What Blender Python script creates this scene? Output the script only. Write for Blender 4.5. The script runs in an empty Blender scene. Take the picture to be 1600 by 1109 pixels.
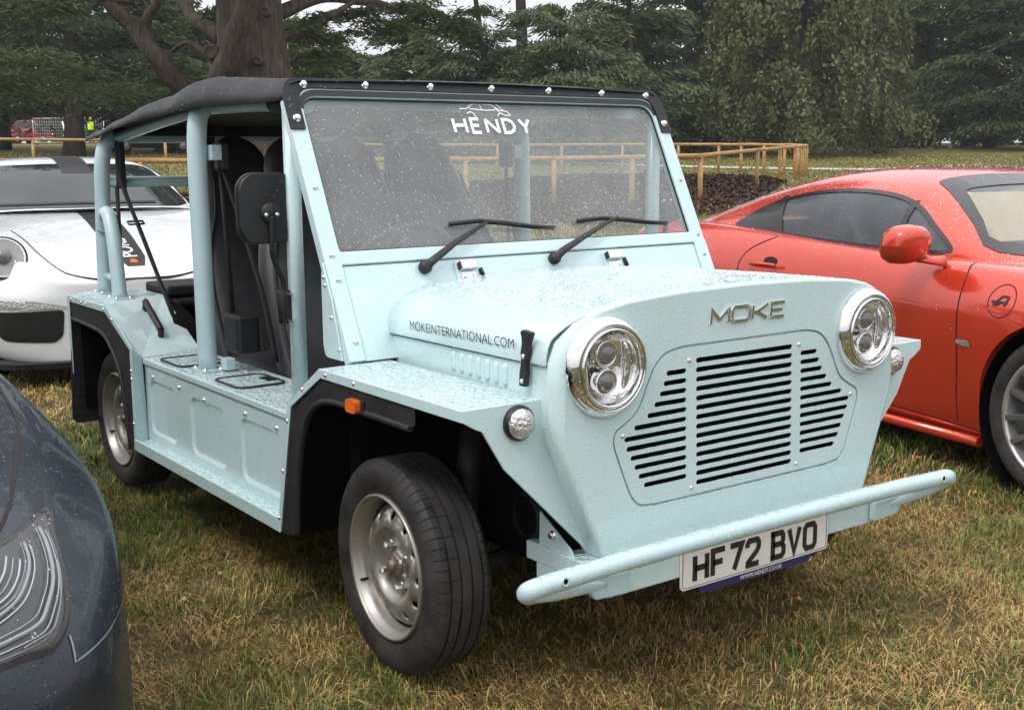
import bpy, bmesh, math, random
import numpy as np
from mathutils import Vector, Matrix, noise as mnoise
from mathutils.geometry import delaunay_2d_cdt
from mathutils.bvhtree import BVHTree
random.seed(7); rng = np.random.default_rng(7)
R = math.radians; PI = math.pi
scene = bpy.context.scene
# ---------------------------------------------------------------- camera
CAM = Vector((2.44844638, -2.12300697, 1.28314211))
YAW, PITCH, ROLL = R(143.9352947), R(-9.3644496), R(-0.42342644)
fwd = Vector((math.cos(PITCH)*math.cos(YAW), math.cos(PITCH)*math.sin(YAW), math.sin(PITCH)))
rgt = fwd.cross(Vector((0, 0, 1))).normalized(); upv = rgt.cross(fwd)
cr, sr = math.cos(ROLL), math.sin(ROLL)
r2 = rgt*cr + upv*sr; u2 = upv*cr - rgt*sr
cam = bpy.data.cameras.new('camera'); co = bpy.data.objects.new('camera', cam); scene.collection.objects.link(co)
m4 = Matrix((r2, u2, -fwd)).transposed().to_4x4(); m4.translation = CAM; co.matrix_world = m4
cam.sensor_width = 36; cam.lens = 36*1855.84381/1600; cam.clip_start = .05; cam.clip_end = 1500
cam.dof.use_dof = False
scene.camera = co
scene.render.resolution_x, scene.render.resolution_y = 1024, 709
scene.render.engine = 'CYCLES'
# ---------------------------------------------------------------- world, sun, exposure
SUN_EL, SUN_AZ = R(55), R(-75)      # direction towards the sun, azimuth from +X counter-clockwise
world = bpy.data.worlds.new('World'); scene.world = world; world.use_nodes = True
wn, wl = world.node_tree.nodes, world.node_tree.links
wn.clear()
sky = wn.new('ShaderNodeTexSky'); sky.sky_type = 'NISHITA'; sky.sun_disc = False
sky.sun_elevation = SUN_EL; sky.sun_rotation = R(90) - SUN_AZ; sky.air_density = 1.0; sky.dust_density = 3.0
hs = wn.new('ShaderNodeHueSaturation'); hs.inputs['Saturation'].default_value = .12; wl.new(sky.outputs[0], hs.inputs['Color'])
tc = wn.new('ShaderNodeTexCoord'); sx = wn.new('ShaderNodeSeparateXYZ'); wl.new(tc.outputs['Generated'], sx.inputs[0])
rp = wn.new('ShaderNodeValToRGB')     # overcast luminance: brighter towards the zenith
rp.color_ramp.elements[0].position = 0.0; rp.color_ramp.elements[0].color = (5.6, 5.6, 5.9, 1)
rp.color_ramp.elements[1].position = 1.0; rp.color_ramp.elements[1].color = (15.5, 15.6, 16.2, 1)
wl.new(sx.outputs['Z'], rp.inputs[0])
mx = wn.new('ShaderNodeMixRGB'); mx.inputs[0].default_value = .85
wl.new(hs.outputs[0], mx.inputs[1]); wl.new(rp.outputs[0], mx.inputs[2])
cl = wn.new('ShaderNodeTexNoise'); cl.inputs['Scale'].default_value = 2.2; cl.inputs['Detail'].default_value = 4
mp = wn.new('ShaderNodeMapRange'); mp.inputs[1].default_value = .3; mp.inputs[2].default_value = .7; mp.inputs[3].default_value = .88; mp.inputs[4].default_value = 1.12
wl.new(tc.outputs['Generated'], cl.inputs['Vector']); wl.new(cl.outputs[0], mp.inputs[0])
mu = wn.new('ShaderNodeVectorMath'); mu.operation = 'SCALE'; wl.new(mx.outputs[0], mu.inputs[0]); wl.new(mp.outputs[0], mu.inputs['Scale'])
bg = wn.new('ShaderNodeBackground'); bg.inputs['Strength'].default_value = .135; wl.new(mu.outputs[0], bg.inputs['Color'])
ow = wn.new('ShaderNodeOutputWorld'); wl.new(bg.outputs[0], ow.inputs[0])
sl = bpy.data.lights.new('sun', 'SUN'); sl.energy = 1.3; sl.angle = R(14); sl.color = (1, .965, .91)
so = bpy.data.objects.new('sun', sl); scene.collection.objects.link(so)
sd = Vector((math.cos(SUN_EL)*math.cos(SUN_AZ), math.cos(SUN_EL)*math.sin(SUN_AZ), math.sin(SUN_EL)))
so.rotation_euler = sd.to_track_quat('Z', 'Y').to_euler(); so.location = (0, 0, 30)
vs = scene.view_settings; vs.view_transform = 'Standard'; vs.look = 'None'; vs.exposure = 0.13; vs.gamma = 1; vs.use_curve_mapping = False

# ---------------------------------------------------------------- terrain height
FX, FY = math.cos(YAW), math.sin(YAW)      # ground direction the camera looks along
def XY(u, l): # l to the right
    return CAM.x + FX*u + FY*l, CAM.y + FY*u - FX*l
HU = [(-200, 0), (9, 0), (16, .06), (27, .27), (42, .62), (48, .82), (70, 1.72), (100, 2.3), (200, 3.2), (400, 4)]
def H(x, y):
    u = (x-CAM.x)*FX + (y-CAM.y)*FY; l = (x-CAM.x)*FY - (y-CAM.y)*FX
    h = np.interp(u, [a for a, b in HU], [b for a, b in HU])
    return h + np.clip((u-20)/20, 0, 1)*np.clip(-l-2, 0, 25)*.022
def HH(x, y): return float(H(np.float64(x), np.float64(y)))
def XYp(px, u):       # a place on the ground u metres ahead, in the picture column px
    return XY(u, u*.987*(px-800)/1855.8)

# ---------------------------------------------------------------- object helpers
COL = scene.collection
def tag(o, label=None, cat=None, group=None, kind=None):
    if label: o['label'] = label
    if cat: o['category'] = cat
    if group: o['group'] = group
    if kind: o['kind'] = kind
    return o
def thing(name, label, cat, loc=(0, 0, 0), rz=0, group=None):
    o = bpy.data.objects.new(name, None); COL.objects.link(o); o.location = loc; o.rotation_euler = (0, 0, rz); o.empty_display_size = .2
    return tag(o, label, cat, group)
def link(name, me, mat=None, parent=None, loc=None, rot=None, label=None):
    o = bpy.data.objects.new(name, me); COL.objects.link(o)
    if mat is not None and len(me.materials) == 0: me.materials.append(mat)
    if parent is not None: o.parent = parent
    if loc is not None: o.location = loc
    if rot is not None: o.rotation_euler = rot
    if label: o['label'] = label
    return o
def mesh(name, v, f, smooth=False):
    me = bpy.data.meshes.new(name); me.from_pydata([tuple(p) for p in v], [], f); me.update()
    if smooth: me.polygons.foreach_set('use_smooth', [True]*len(me.polygons))
    return me
def fixn(me):
    bm = bmesh.new(); bm.from_mesh(me); bmesh.ops.recalc_face_normals(bm, faces=bm.faces); bm.to_mesh(me); bm.free(); return me
def bevel(o, w, seg=2, ang=35):
    m = o.modifiers.new('bevel', 'BEVEL'); m.width = w; m.segments = seg; m.limit_method = 'ANGLE'; m.angle_limit = R(ang); m.harden_normals = False; return o
def esplit(o, a=35):
    m = o.modifiers.new('edges', 'EDGE_SPLIT'); m.split_angle = R(a); return o
def bake(o):
    dg = bpy.context.evaluated_depsgraph_get(); me = bpy.data.meshes.new_from_object(o.evaluated_get(dg)); o.modifiers.clear(); o.data = me; return o
def inpoly(x, y, P):
    c = False; j = len(P)-1
    for i in range(len(P)):
        if (P[i][1] > y) != (P[j][1] > y) and x < (P[j][0]-P[i][0])*(y-P[i][1])/(P[j][1]-P[i][1])+P[i][0]: c = not c
        j = i
    return c
def fill2d(loops):             # constrained triangulation of a polygon with holes, as indices into the joined point list
    pts = [Vector((float(a), float(b))) for l in loops for a, b in l]
    edges = []; k = 0
    for l in loops:
        m = len(l); edges += [(k+i, k+(i+1) % m) for i in range(m)]; k += m
    V, E_, F, ov, oe, of = delaunay_2d_cdt(pts, edges, [], 0, 1e-7)
    out = []
    for f in F:
        if any(not ov[i] for i in f): continue
        cx = sum(V[i].x for i in f)/len(f); cy = sum(V[i].y for i in f)/len(f)
        if not inpoly(cx, cy, loops[0]) or any(inpoly(cx, cy, h) for h in loops[1:]): continue
        out.append(tuple(ov[i][0] for i in f))
    return out
class MB:
    def __init__(s): s.v = []; s.f = []; s.sm = []
    def add(s, v, f, smooth=False):
        n = len(s.v); s.v += [tuple(p) for p in v]; s.f += [tuple(i+n for i in q) for q in f]; s.sm += [smooth]*len(f); return s
    def box(s, x0, x1, y0, y1, z0, z1, T=None):
        v = [Vector(p) for p in ((x0,y0,z0),(x1,y0,z0),(x1,y1,z0),(x0,y1,z0),(x0,y0,z1),(x1,y0,z1),(x1,y1,z1),(x0,y1,z1))]
        if T: v = [T @ p for p in v]
        return s.add(v, [(0,3,2,1),(4,5,6,7),(0,1,5,4),(1,2,6,5),(2,3,7,6),(3,0,4,7)])
    def tube(s, path, r, n=10, caps=True, flat=1.0):
        P = [Vector(p) for p in path]; rr = r if isinstance(r, (list, tuple)) else [r]*len(P)
        t0 = (P[1]-P[0]).normalized(); a = t0.orthogonal().normalized(); rings = []
        for i, p in enumerate(P):
            t = (P[min(i+1, len(P)-1)]-P[max(i-1, 0)]).normalized()
            a = (a - t*a.dot(t)).normalized(); b = t.cross(a)
            rings.append([p + (a*math.cos(2*PI*k/n)*flat + b*math.sin(2*PI*k/n))*rr[i] for k in range(n)])
        v = [q for r_ in rings for q in r_]; f = []
        for i in range(len(P)-1):
            for k in range(n): f.append((i*n+k, i*n+(k+1) % n, (i+1)*n+(k+1) % n, (i+1)*n+k))
        s.add(v, f, True)
        if caps:
            m = len(s.v)-len(v)
            s.f.append(tuple(m+k for k in reversed(range(n)))); s.f.append(tuple(m+(len(P)-1)*n+k for k in range(n))); s.sm += [False, False]
        return s
    def lathe(s, prof, n=32, axis=(0,1,0), c=(0,0,0), smooth=True):   # prof: (radius, along)
        ax = Vector(axis).normalized(); a = ax.orthogonal().normalized(); b = ax.cross(a); c = Vector(c)
        v = [c + ax*h + (a*math.cos(2*PI*k/n)+b*math.sin(2*PI*k/n))*r for r, h in prof for k in range(n)]
        f = [(i*n+k, i*n+(k+1) % n, (i+1)*n+(k+1) % n, (i+1)*n+k) for i in range(len(prof)-1) for k in range(n)]
        return s.add(v, f, smooth)
    def grid(s, pts, smooth=True, closeu=False):      # pts[i][j]
        a, b = len(pts), len(pts[0]); v = [p for r_ in pts for p in r_]
        f = [(i*b+j, i*b+(j+1) % b, ((i+1) % a)*b+(j+1) % b, ((i+1) % a)*b+j) for i in range(a if closeu else a-1) for j in range(b-1)]
        return s.add(v, f, smooth)
    def plate(s, outer, fn, holes=(), fn2=None):      # flat polygon (with holes) mapped by fn(a,b); fn2 gives the back face
        loops = [outer]+list(holes); pts = [q for l in loops for q in l]; n = len(pts)
        tri = fill2d(loops)
        V = [fn(a, b) for a, b in pts]
        if fn2 is None: return s.add(V, [tuple(t) for t in tri])
        V2 = [fn2(a, b) for a, b in pts]; F = []
        for t in tri: F += [tuple(t), tuple(n+i for i in reversed(t))]
        k = 0
        for l in loops:
            m = len(l)
            for i in range(m): a, b = k+i, k+(i+1) % m; F.append((a, b, n+b, n+a))
            k += m
        return s.add(V+V2, F)
    def mesh(s, name, fix=True, merge=0):
        me = bpy.data.meshes.new(name); me.from_pydata(s.v, [], s.f); me.polygons.foreach_set('use_smooth', s.sm); me.update()
        if fix or merge:
            bm = bmesh.new(); bm.from_mesh(me)
            if merge: bmesh.ops.remove_doubles(bm, verts=bm.verts, dist=merge)
            if fix: bmesh.ops.recalc_face_normals(bm, faces=bm.faces)
            bm.to_mesh(me); bm.free()
        return me
    def build(s, name, mat, parent=None, bev=0, loc=None, rot=None, label=None, fix=True, seg=2):
        o = link(name, s.mesh(name, fix), mat, parent, loc, rot, label)
        if bev: bevel(o, bev, seg)
        return o
def rrect(x0, x1, y0, y1, r, n=5):
    o = []
    for cx, cy, a in ((x1-r, y1-r, 0), (x0+r, y1-r, 90), (x0+r, y0+r, 180), (x1-r, y0+r, 270)):
        for k in range(n+1): t = R(a+90*k/n); o.append((cx+r*math.cos(t), cy+r*math.sin(t)))
    return o
def roundpoly(P, r, n=4):      # polygon with rounded corners, r one number or one per corner
    o = []; m = len(P)
    for i in range(m):
        p0, p, p1 = Vector(P[i-1]), Vector(P[i]), Vector(P[(i+1) % m]); ri = r[i] if isinstance(r, (list, tuple)) else r
        if ri <= 0: o.append(tuple(p)); continue
        a = (p0-p); b = (p1-p); d = min(ri, a.length*.45, b.length*.45); a = p+a.normalized()*d; b = p+b.normalized()*d
        for k in range(n+1):
            t = k/n; q = a*(1-t)**2 + p*2*t*(1-t) + b*t*t; o.append((q.x, q.y))
    return o
def offset(P, d):              # inward offset of a counter-clockwise polygon
    o = []; m = len(P)
    for i in range(m):
        a, b, c = Vector(P[i-1]), Vector(P[i]), Vector(P[(i+1) % m]); e1 = (b-a); e2 = (c-b)
        if e1.length < 1e-7: e1 = e2
        if e2.length < 1e-7: e2 = e1
        n1 = Vector((-e1.y, e1.x)).normalized(); n2 = Vector((-e2.y, e2.x)).normalized(); nn = (n1+n2).normalized()
        k = d/max(.45, nn.dot(n1)); o.append((b.x+nn.x*k, b.y+nn.y*k))
    return o
def inset(P, d):               # offset that drops points where the outline folds over itself
    def dist(q):
        m = 9
        for i in range(len(P)):
            a, b = Vector(P[i-1]), Vector(P[i]); ab = b-a; t = max(0, min(1, (Vector(q)-a).dot(ab)/max(1e-12, ab.length_squared))); m = min(m, (Vector(q)-a-ab*t).length)
        return m
    return [q for q in offset(P, d) if dist(q) > d*.96]
def circ(cx, cy, r, n=16, ry=None): return [(cx+r*math.cos(2*PI*k/n), cy+(ry or r)*math.sin(2*PI*k/n)) for k in range(n)]
def capsule(x0, x1, y, r, n=4):
    o = []
    for k in range(n+1): t = R(-90+180*k/n); o.append((x1-r+r*math.cos(t), y+r*math.sin(t)))
    for k in range(n+1): t = R(90+180*k/n); o.append((x0+r+r*math.cos(t), y+r*math.sin(t)))
    return o
def smoothpath(P, n=6):        # Catmull-Rom through points
    P = [Vector(p) for p in P]; o = []
    for i in range(len(P)-1):
        a, b, c, d = P[max(i-1, 0)], P[i], P[i+1], P[min(i+2, len(P)-1)]
        for k in range(n):
            t = k/n; o.append(.5*((2*b)+(c-a)*t+(2*a-5*b+4*c-d)*t*t+(3*b-a-3*c+d)*t**3))
    return o+[P[-1]]
def strokes(mb, lines, w, fn, fn2):   # flat ribbons along 2-D lines, mitred
    for L in lines:
        P = [Vector(p) for p in L]; a = []; b = []; closed = (P[0]-P[-1]).length < 1e-6 and len(P) > 3
        if closed: P = P[:-1]
        m = len(P)
        for i, p in enumerate(P):
            d0 = (p-P[i-1]) if (i or closed) else (P[1]-p); d1 = (P[(i+1) % m]-p) if (i < m-1 or closed) else d0
            if not i and not closed: d0 = d1
            n0 = Vector((-d0.y, d0.x)).normalized(); n1 = Vector((-d1.y, d1.x)).normalized(); nn = (n0+n1)
            nn = nn.normalized() if nn.length > 1e-5 else n0; k = w/2/max(.5, nn.dot(n0)); a.append(p+nn*k); b.append(p-nn*k)
        idx = range(m if closed else m-1)
        for i in idx:
            j = (i+1) % m; q = [a[i], a[j], b[j], b[i]]; V = [fn(*x) for x in q]+[fn2(*x) for x in q]
            mb.add(V, [(0,1,2,3),(7,6,5,4),(0,4,5,1),(1,5,6,2),(2,6,7,3),(3,7,4,0)])
    return mb
def text_mesh(s, width, height, shear=0, off=0, spacing=1.0, ext=.0004):   # letters as a mesh in XY, left-bottom at 0
    cu = bpy.data.curves.new('text', 'FONT'); cu.body = s; cu.size = 1; cu.shear = shear; cu.offset = off; cu.extrude = 0; cu.space_character = spacing; cu.resolution_u = 4
    o = bpy.data.objects.new('t', cu); COL.objects.link(o); bpy.context.view_layer.update()
    me = bpy.data.meshes.new_from_object(o.evaluated_get(bpy.context.evaluated_depsgraph_get())); bpy.data.objects.remove(o)
    c = np.zeros(len(me.vertices)*3); me.vertices.foreach_get('co', c); c = c.reshape(-1, 3)
    mn, mxx = c.min(0), c.max(0); c[:, 0] = (c[:, 0]-mn[0])/(mxx[0]-mn[0])*width; c[:, 1] = (c[:, 1]-mn[1])/(mxx[1]-mn[1])*height
    me.vertices.foreach_set('co', c.ravel()); me.update(); return me
def mapmesh(me, fn):
    for v in me.vertices: v.co = fn(v.co.x, v.co.y)
    me.update(); return me
def copy_tree(o, parent=None):
    c = o.copy(); COL.objects.link(c)
    if parent is not None: c.parent = parent
    for ch in list(o.children): copy_tree(ch, c)
    return c
def mirror_y(me):
    me = me.copy()
    for v in me.vertices: v.co.y = -v.co.y
    me.flip_normals(); return me

# ---------------------------------------------------------------- materials
def nmat(name):
    m = bpy.data.materials.new(name); m.use_nodes = True; nt = m.node_tree; b = nt.nodes['Principled BSDF']; return m, nt, b
def N(nt, t, **kw):
    n = nt.nodes.new('ShaderNode'+t)
    for k, v in kw.items():
        if k.startswith('_'): setattr(n, k[1:], v)
        else: n.inputs[k.replace('_', ' ')].default_value = v
    return n
def L(nt, a, b): nt.links.new(a, b)
def coords(nt): return N(nt, 'NewGeometry').outputs['Position']
def mapr(nt, src, a, b, c, d):
    m = N(nt, 'MapRange'); m.inputs[1].default_value = a; m.inputs[2].default_value = b; m.inputs[3].default_value = c; m.inputs[4].default_value = d; L(nt, src, m.inputs[0]); return m.outputs[0]
def mth(nt, op, a, b=None):
    m = N(nt, 'Math', _operation=op)
    for i, x in enumerate((a, b)):
        if x is None: continue
        if isinstance(x, (int, float)): m.inputs[i].default_value = x
        else: L(nt, x, m.inputs[i])
    return m.outputs[0]
def droplets(nt, pos, scale, cover=.45, size=.36, stretch=None):
    """rain beads: rounded caps of random size on a cell pattern; returns height 0..1"""
    if stretch:
        mpn = N(nt, 'Mapping'); mpn.inputs['Scale'].default_value = stretch; L(nt, pos, mpn.inputs[0]); pos = mpn.outputs[0]
    v = N(nt, 'TexVoronoi', Scale=scale, Randomness=1.0); L(nt, pos, v.inputs['Vector'])
    wn_ = N(nt, 'TexWhiteNoise'); L(nt, v.outputs['Color'], wn_.inputs['Vector'])
    rad = mapr(nt, wn_.outputs['Value'], 1-cover, 1, 0, size)
    q = mth(nt, 'DIVIDE', v.outputs['Distance'], mth(nt, 'MAXIMUM', rad, .001))
    q = mth(nt, 'MAXIMUM', mth(nt, 'SUBTRACT', 1.0, mth(nt, 'MULTIPLY', q, q)), 0.0)
    return mth(nt, 'MULTIPLY', mth(nt, 'SQRT', q), rad)
def paint(name, col, rough=.28, metal=0, coat=.6, drop=.5, wet=True, vary=.03, dscale=165, film=1.0):
    m, nt, b = nmat(name); pos = coords(nt)
    n = N(nt, 'TexNoise', Scale=3.0, Detail=5.0); L(nt, pos, n.inputs['Vector'])
    h = N(nt, 'HueSaturation', Color=(*col, 1)); L(nt, mapr(nt, n.outputs[0], .3, .7, 1-vary, 1+vary), h.inputs['Value']); L(nt, h.outputs[0], b.inputs['Base Color'])
    b.inputs['Metallic'].default_value = metal; b.inputs['Coat Weight'].default_value = coat; b.inputs['Coat Roughness'].default_value = .03
    n2 = N(nt, 'TexNoise', Scale=9.0, Detail=6.0); L(nt, pos, n2.inputs['Vector']); L(nt, mapr(nt, n2.outputs[0], .3, .7, rough*.8, rough*1.25), b.inputs['Roughness'])
    if drop:
        d1 = droplets(nt, pos, dscale, .5, .44); d2 = droplets(nt, pos, dscale*.55, .16, .36)
        h1 = mth(nt, 'MULTIPLY', d1, .30)
        if wet:      # standing film and merged puddles where the panel faces up
            g = N(nt, 'NewGeometry'); s = N(nt, 'SeparateXYZ'); L(nt, g.outputs['Normal'], s.inputs[0])
            up = mapr(nt, s.outputs['Z'], .90, .985, 0, film)
            nz = N(nt, 'TexNoise', Scale=85.0, Detail=1.5, Distortion=.25); mpn = N(nt, 'Mapping'); mpn.inputs['Scale'].default_value = (1.0, .6, 1); L(nt, pos, mpn.inputs[0]); L(nt, mpn.outputs[0], nz.inputs['Vector'])
            pud = mth(nt, 'MULTIPLY', mapr(nt, nz.outputs[0], .36, .64, 0, 1.25), up)
            h1 = mth(nt, 'ADD', h1, pud)
        bp = N(nt, 'Bump', Strength=min(1, drop*1.3), Distance=.006); L(nt, h1, bp.inputs['Height'])
        L(nt, bp.outputs[0], b.inputs['Normal']); L(nt, bp.outputs[0], b.inputs['Coat Normal'])
    return m
def plain(name, col, rough=.5, metal=0, bump=0, bscale=200, vary=.12, vscale=20, spec=.5, drop=0, sss=0):
    m, nt, b = nmat(name); pos = coords(nt)
    n = N(nt, 'TexNoise', Scale=vscale, Detail=6.0); L(nt, pos, n.inputs['Vector'])
    h = N(nt, 'HueSaturation', Color=(*col, 1)); L(nt, mapr(nt, n.outputs[0], .3, .7, 1-vary, 1+vary), h.inputs['Value']); L(nt, h.outputs[0], b.inputs['Base Color'])
    b.inputs['Metallic'].default_value = metal; b.inputs['Specular IOR Level'].default_value = spec
    L(nt, mapr(nt, n.outputs[0], .3, .7, max(.02, rough*.85), min(1, rough*1.15)), b.inputs['Roughness'])
    hh = None
    if bump:
        n2 = N(nt, 'TexNoise', Scale=bscale, Detail=4.0); L(nt, pos, n2.inputs['Vector']); hh = mth(nt, 'MULTIPLY', n2.outputs[0], bump)
    if drop:
        d = mth(nt, 'MULTIPLY', droplets(nt, pos, 130, .4, .38), drop); hh = d if hh is None else mth(nt, 'ADD', hh, d)
    if hh is not None:
        bp = N(nt, 'Bump', Strength=1.0, Distance=.002); L(nt, hh, bp.inputs['Height']); L(nt, bp.outputs[0], b.inputs['Normal'])
    return m
def glassmat(name, film=.1, filmcol=(.5, .5, .5), tint=(.9, .95, .95), drop=.8, dscale=140, cover=.5, gloss=1.0, dmul=.9):
    m, nt, b = nmat(name); nt.nodes.remove(b); pos = coords(nt); out = nt.nodes['Material Output']
    d = droplets(nt, pos, dscale, cover, .40)
    bp = N(nt, 'Bump', Strength=drop, Distance=.002); L(nt, d, bp.inputs['Height'])
    tr = N(nt, 'BsdfTransparent', Color=(*tint, 1)); gl = N(nt, 'BsdfGlossy', Roughness=.03); L(nt, bp.outputs[0], gl.inputs['Normal'])
    lw = N(nt, 'LayerWeight'); L(nt, bp.outputs[0], lw.inputs['Normal']); fr = mth(nt, 'ADD', .04, mth(nt, 'MULTIPLY', .96, mth(nt, 'POWER', lw.outputs['Facing'], 5.0)))
    ms = N(nt, 'MixShader'); L(nt, mth(nt, 'MINIMUM', mth(nt, 'MULTIPLY', fr, gloss), 1.0), ms.inputs[0]); L(nt, tr.outputs[0], ms.inputs[1]); L(nt, gl.outputs[0], ms.inputs[2])
    df = N(nt, 'BsdfDiffuse', Color=(*filmcol, 1)); L(nt, bp.outputs[0], df.inputs['Normal'])
    nz = N(nt, 'TexNoise', Scale=5.0, Detail=5.0); L(nt, pos, nz.inputs['Vector'])
    f = mth(nt, 'ADD', mapr(nt, nz.outputs[0], .3, .7, film*.75, film*1.25), mth(nt, 'MULTIPLY', d, dmul))
    m2 = N(nt, 'MixShader'); L(nt, mth(nt, 'MINIMUM', f, .85), m2.inputs[0]); L(nt, ms.outputs[0], m2.inputs[1]); L(nt, df.outputs[0], m2.inputs[2]); L(nt, m2.outputs[0], out.inputs[0])
    return m
M = {}
BLUE = (.53, .685, .695)
M['blue'] = paint('pale_blue_paint', BLUE, .27, drop=.75)
M['blue_tube'] = paint('pale_blue_powder_coat', (.48, .635, .66), .33, drop=.6, coat=.3)
M['black'] = plain('black_plastic', (.012, .012, .013), .45, bump=.25, bscale=600, drop=.5)
M['liner'] = plain('wheel_arch_black', (.014, .014, .016), .65, bump=.3, bscale=350, vary=.25)
M['dark'] = plain('under_body_black', (.004, .004, .005), .95, spec=.08)
M['rubber'] = plain('tyre_rubber', (.027, .025, .024), .68, bump=.45, bscale=220, vary=.55, vscale=14)
M['steel'] = plain('wheel_steel', (.36, .34, .31), .38, metal=.6, vary=.12, vscale=14, bump=.05, bscale=300)
M['chrome'] = plain('chrome', (.80, .80, .81), .06, metal=1, vary=.02, drop=.35)
M['mirror'] = plain('lamp_reflector', (.78, .77, .76), .1, metal=1, vary=.02, bump=.9, bscale=70)
M['bolt'] = plain('zinc_bolt', (.75, .75, .76), .25, metal=.9, vary=.05)
M['canvas'] = plain('black_canvas', (.022, .023, .026), .52, bump=.6, bscale=420, vary=.45, vscale=6, drop=3.0, spec=.32)
M['seat'] = plain('black_leather', (.034, .034, .038), .42, bump=.5, bscale=180, vary=.15)
M['web'] = plain('belt_webbing', (.02, .02, .022), .7, bump=.4, bscale=500)
M['white_plate'] = plain('number_plate_white', (.72, .69, .66), .4, vary=.04, drop=.25)
M['ink'] = plain('black_print', (.015, .015, .016), .4)
M['navy'] = plain('navy_print', (.02, .02, .09), .4)
M['white'] = plain('white_print', (.85, .85, .85), .5, vary=.02)
M['lens_clear'] = glassmat('clear_lens_cover', .0, (.6, .6, .6), (1, 1, 1), drop=.2, gloss=1.0, cover=.35, dscale=120, dmul=.05)
M['amber'] = plain('amber_lens', (.75, .13, .012), .15, bump=.6, bscale=160)
M['screen'] = glassmat('wet_windscreen', .125, (.66, .64, .64), drop=1.0, dscale=120, cover=.5, dmul=.9)
M['lens'] = glassmat('clear_lens', .03, (.6, .6, .6), (1, 1, 1), drop=.5, gloss=.8, cover=.4)
M['window'] = glassmat('car_window', .17, (.42, .47, .52), (.74, .80, .83), drop=.6, cover=.35, gloss=1.3)
M['projector'] = plain('projector_glass', (.10, .09, .085), .04, bump=.15, bscale=60, spec=1.0)
M['facet'] = plain('faceted_lamp', (.75, .73, .72), .12, metal=.9, bump=3.5, bscale=110)
M['hub'] = plain('rusty_hub', (.20, .155, .125), .5, metal=.5, vary=.4, vscale=60, bump=.3)
# ================================================================ the pale blue open car
moke = thing('open_top_car', 'pale blue open-sided car with black canvas roof, chrome headlamps and tube bumper', 'car', (0, 0, 0))
FXP = lambda z, d=0: .494+(.819-z)*.026+d            # front panel plane
# --- nose / front panel
right = [(.0, .384), (.432, .384), (.450, .388), (.463, .405), (.578, .675), (.584, .72), (.585, .79), (.580, .85), (.560, .893), (.520, .932), (.46, .957), (.38, .972), (.22, .983), (0, .987)]
outline = right[:-1] + [(-a, b) for a, b in reversed(right)][0:]          # ccw seen from the front with y to the right
outline = [p for i, p in enumerate(outline) if i == 0 or (Vector(p)-Vector(outline[i-1])).length > 1e-5][:-1]
# resample smoothly
gr_half = [(.0, .497), (.30, .497), (.352, .503), (.373, .527), (.400, .590), (.424, .655), (.420, .680), (.395, .692), (.355, .715), (.335, .745), (.322, .775), (.300, .815), (.270, .842), (.22, .852), (0, .852)]
grille_out = gr_half[:-1] + [(-a, b) for a, b in reversed(gr_half)]; grille_out = grille_out[:-1]
grille_out = roundpoly(grille_out, .03, 3)
def RF(y, z):                  # edge radius: small along the top, full at the lamp shoulders, small on the sloping flanks
    return (1-.70*max(0, min(1, (z-.90)/.055)))*(1-.55*max(0, min(1, (.74-z)/.08)))
def vinset(P, d): return [(a+(c-a)*RF(a, b), b+(e-b)*RF(a, b)) for (a, b), (c, e) in zip(P, offset(P, d))] if d else list(P)
nose_in = vinset(outline, .026)
def rings(P, spec): return [[(FXP(z0, dx*(RF(y0, z0) if dx > -.034 else 1)), y, z) for (y, z), (y0, z0) in zip(vinset(P, d), P)] for d, dx in spec]
mb = MB()
lampholes = [circ(s*.447, .832, .096, 28) for s in (1, -1)]
mb.plate(nose_in, lambda a, b: (FXP(b), a, b), [offset(grille_out, -.004)]+lampholes)
g = rings(outline, [(.026, 0), (.016, -.003), (.0075, -.010), (.0020, -.020), (0, -.0335), (.006, -.0339), (.006, -.075)])
g = [r_+[r_[0]] for r_ in g]; mb.grid(g, True)
gi = offset(grille_out, -.004); g = [[(FXP(z, dx), y, z) for y, z in gi] for dx in (0, -.006)]; g = [r_+[r_[0]] for r_ in g]; mb.grid(g, False)
mb.plate(offset(grille_out, -.0045), lambda a, b: (FXP(b, -.008), a, b), [offset(grille_out, .012)])
front = mb.build('front_panel', M['blue'], moke); esplit(front, 30)
# --- grille plate with slots
slots = []
zc = [.8165-i*.02245 for i in range(14)]
for i, z in enumerate(zc): slots.append(capsule(-.168, .168, z, .0062))
outer_y = [.262, .271, .283, .300, .322, .362, .392, .386, .374, .362, .350, .334]
for k, yo in enumerate(outer_y):
    z = .7960-k*.02275
    slots.append(capsule(.198, yo, z, .0060)); slots.append(capsule(-yo, -.198, z, .0060))
mb = MB(); gp = offset(grille_out, .0015)
mb.plate(gp, lambda a, b: (FXP(b, -.001), a, b), slots, lambda a, b: (FXP(b, -.0045), a, b))
grille = mb.build('grille_plate', M['blue'], moke)
MB().box(.40, .470, -.425, .425, .46, .86).build('radiator_shroud', M['dark'], moke)
def bolt_mesh(r, h):
    m = MB(); m.lathe([(r*1.35, 0), (r*1.35, h*.25), (r, h*.3), (r, h*.75), (r*.75, h), (0, h)], 12, (0, 0, 1)); return m.mesh('bolt')
BM_S = bolt_mesh(.0042, .004); BM_M = bolt_mesh(.0058, .006); BM_L = bolt_mesh(.0088, .010)
for me_ in (BM_S, BM_M, BM_L): me_.materials.append(M['bolt'])
def bolt(p, nrm, me_=BM_S, parent=None):
    o = link('bolt', me_, None, parent or moke, p); o.rotation_euler = Vector(nrm).to_track_quat('Z', 'Y').to_euler(); return o
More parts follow.
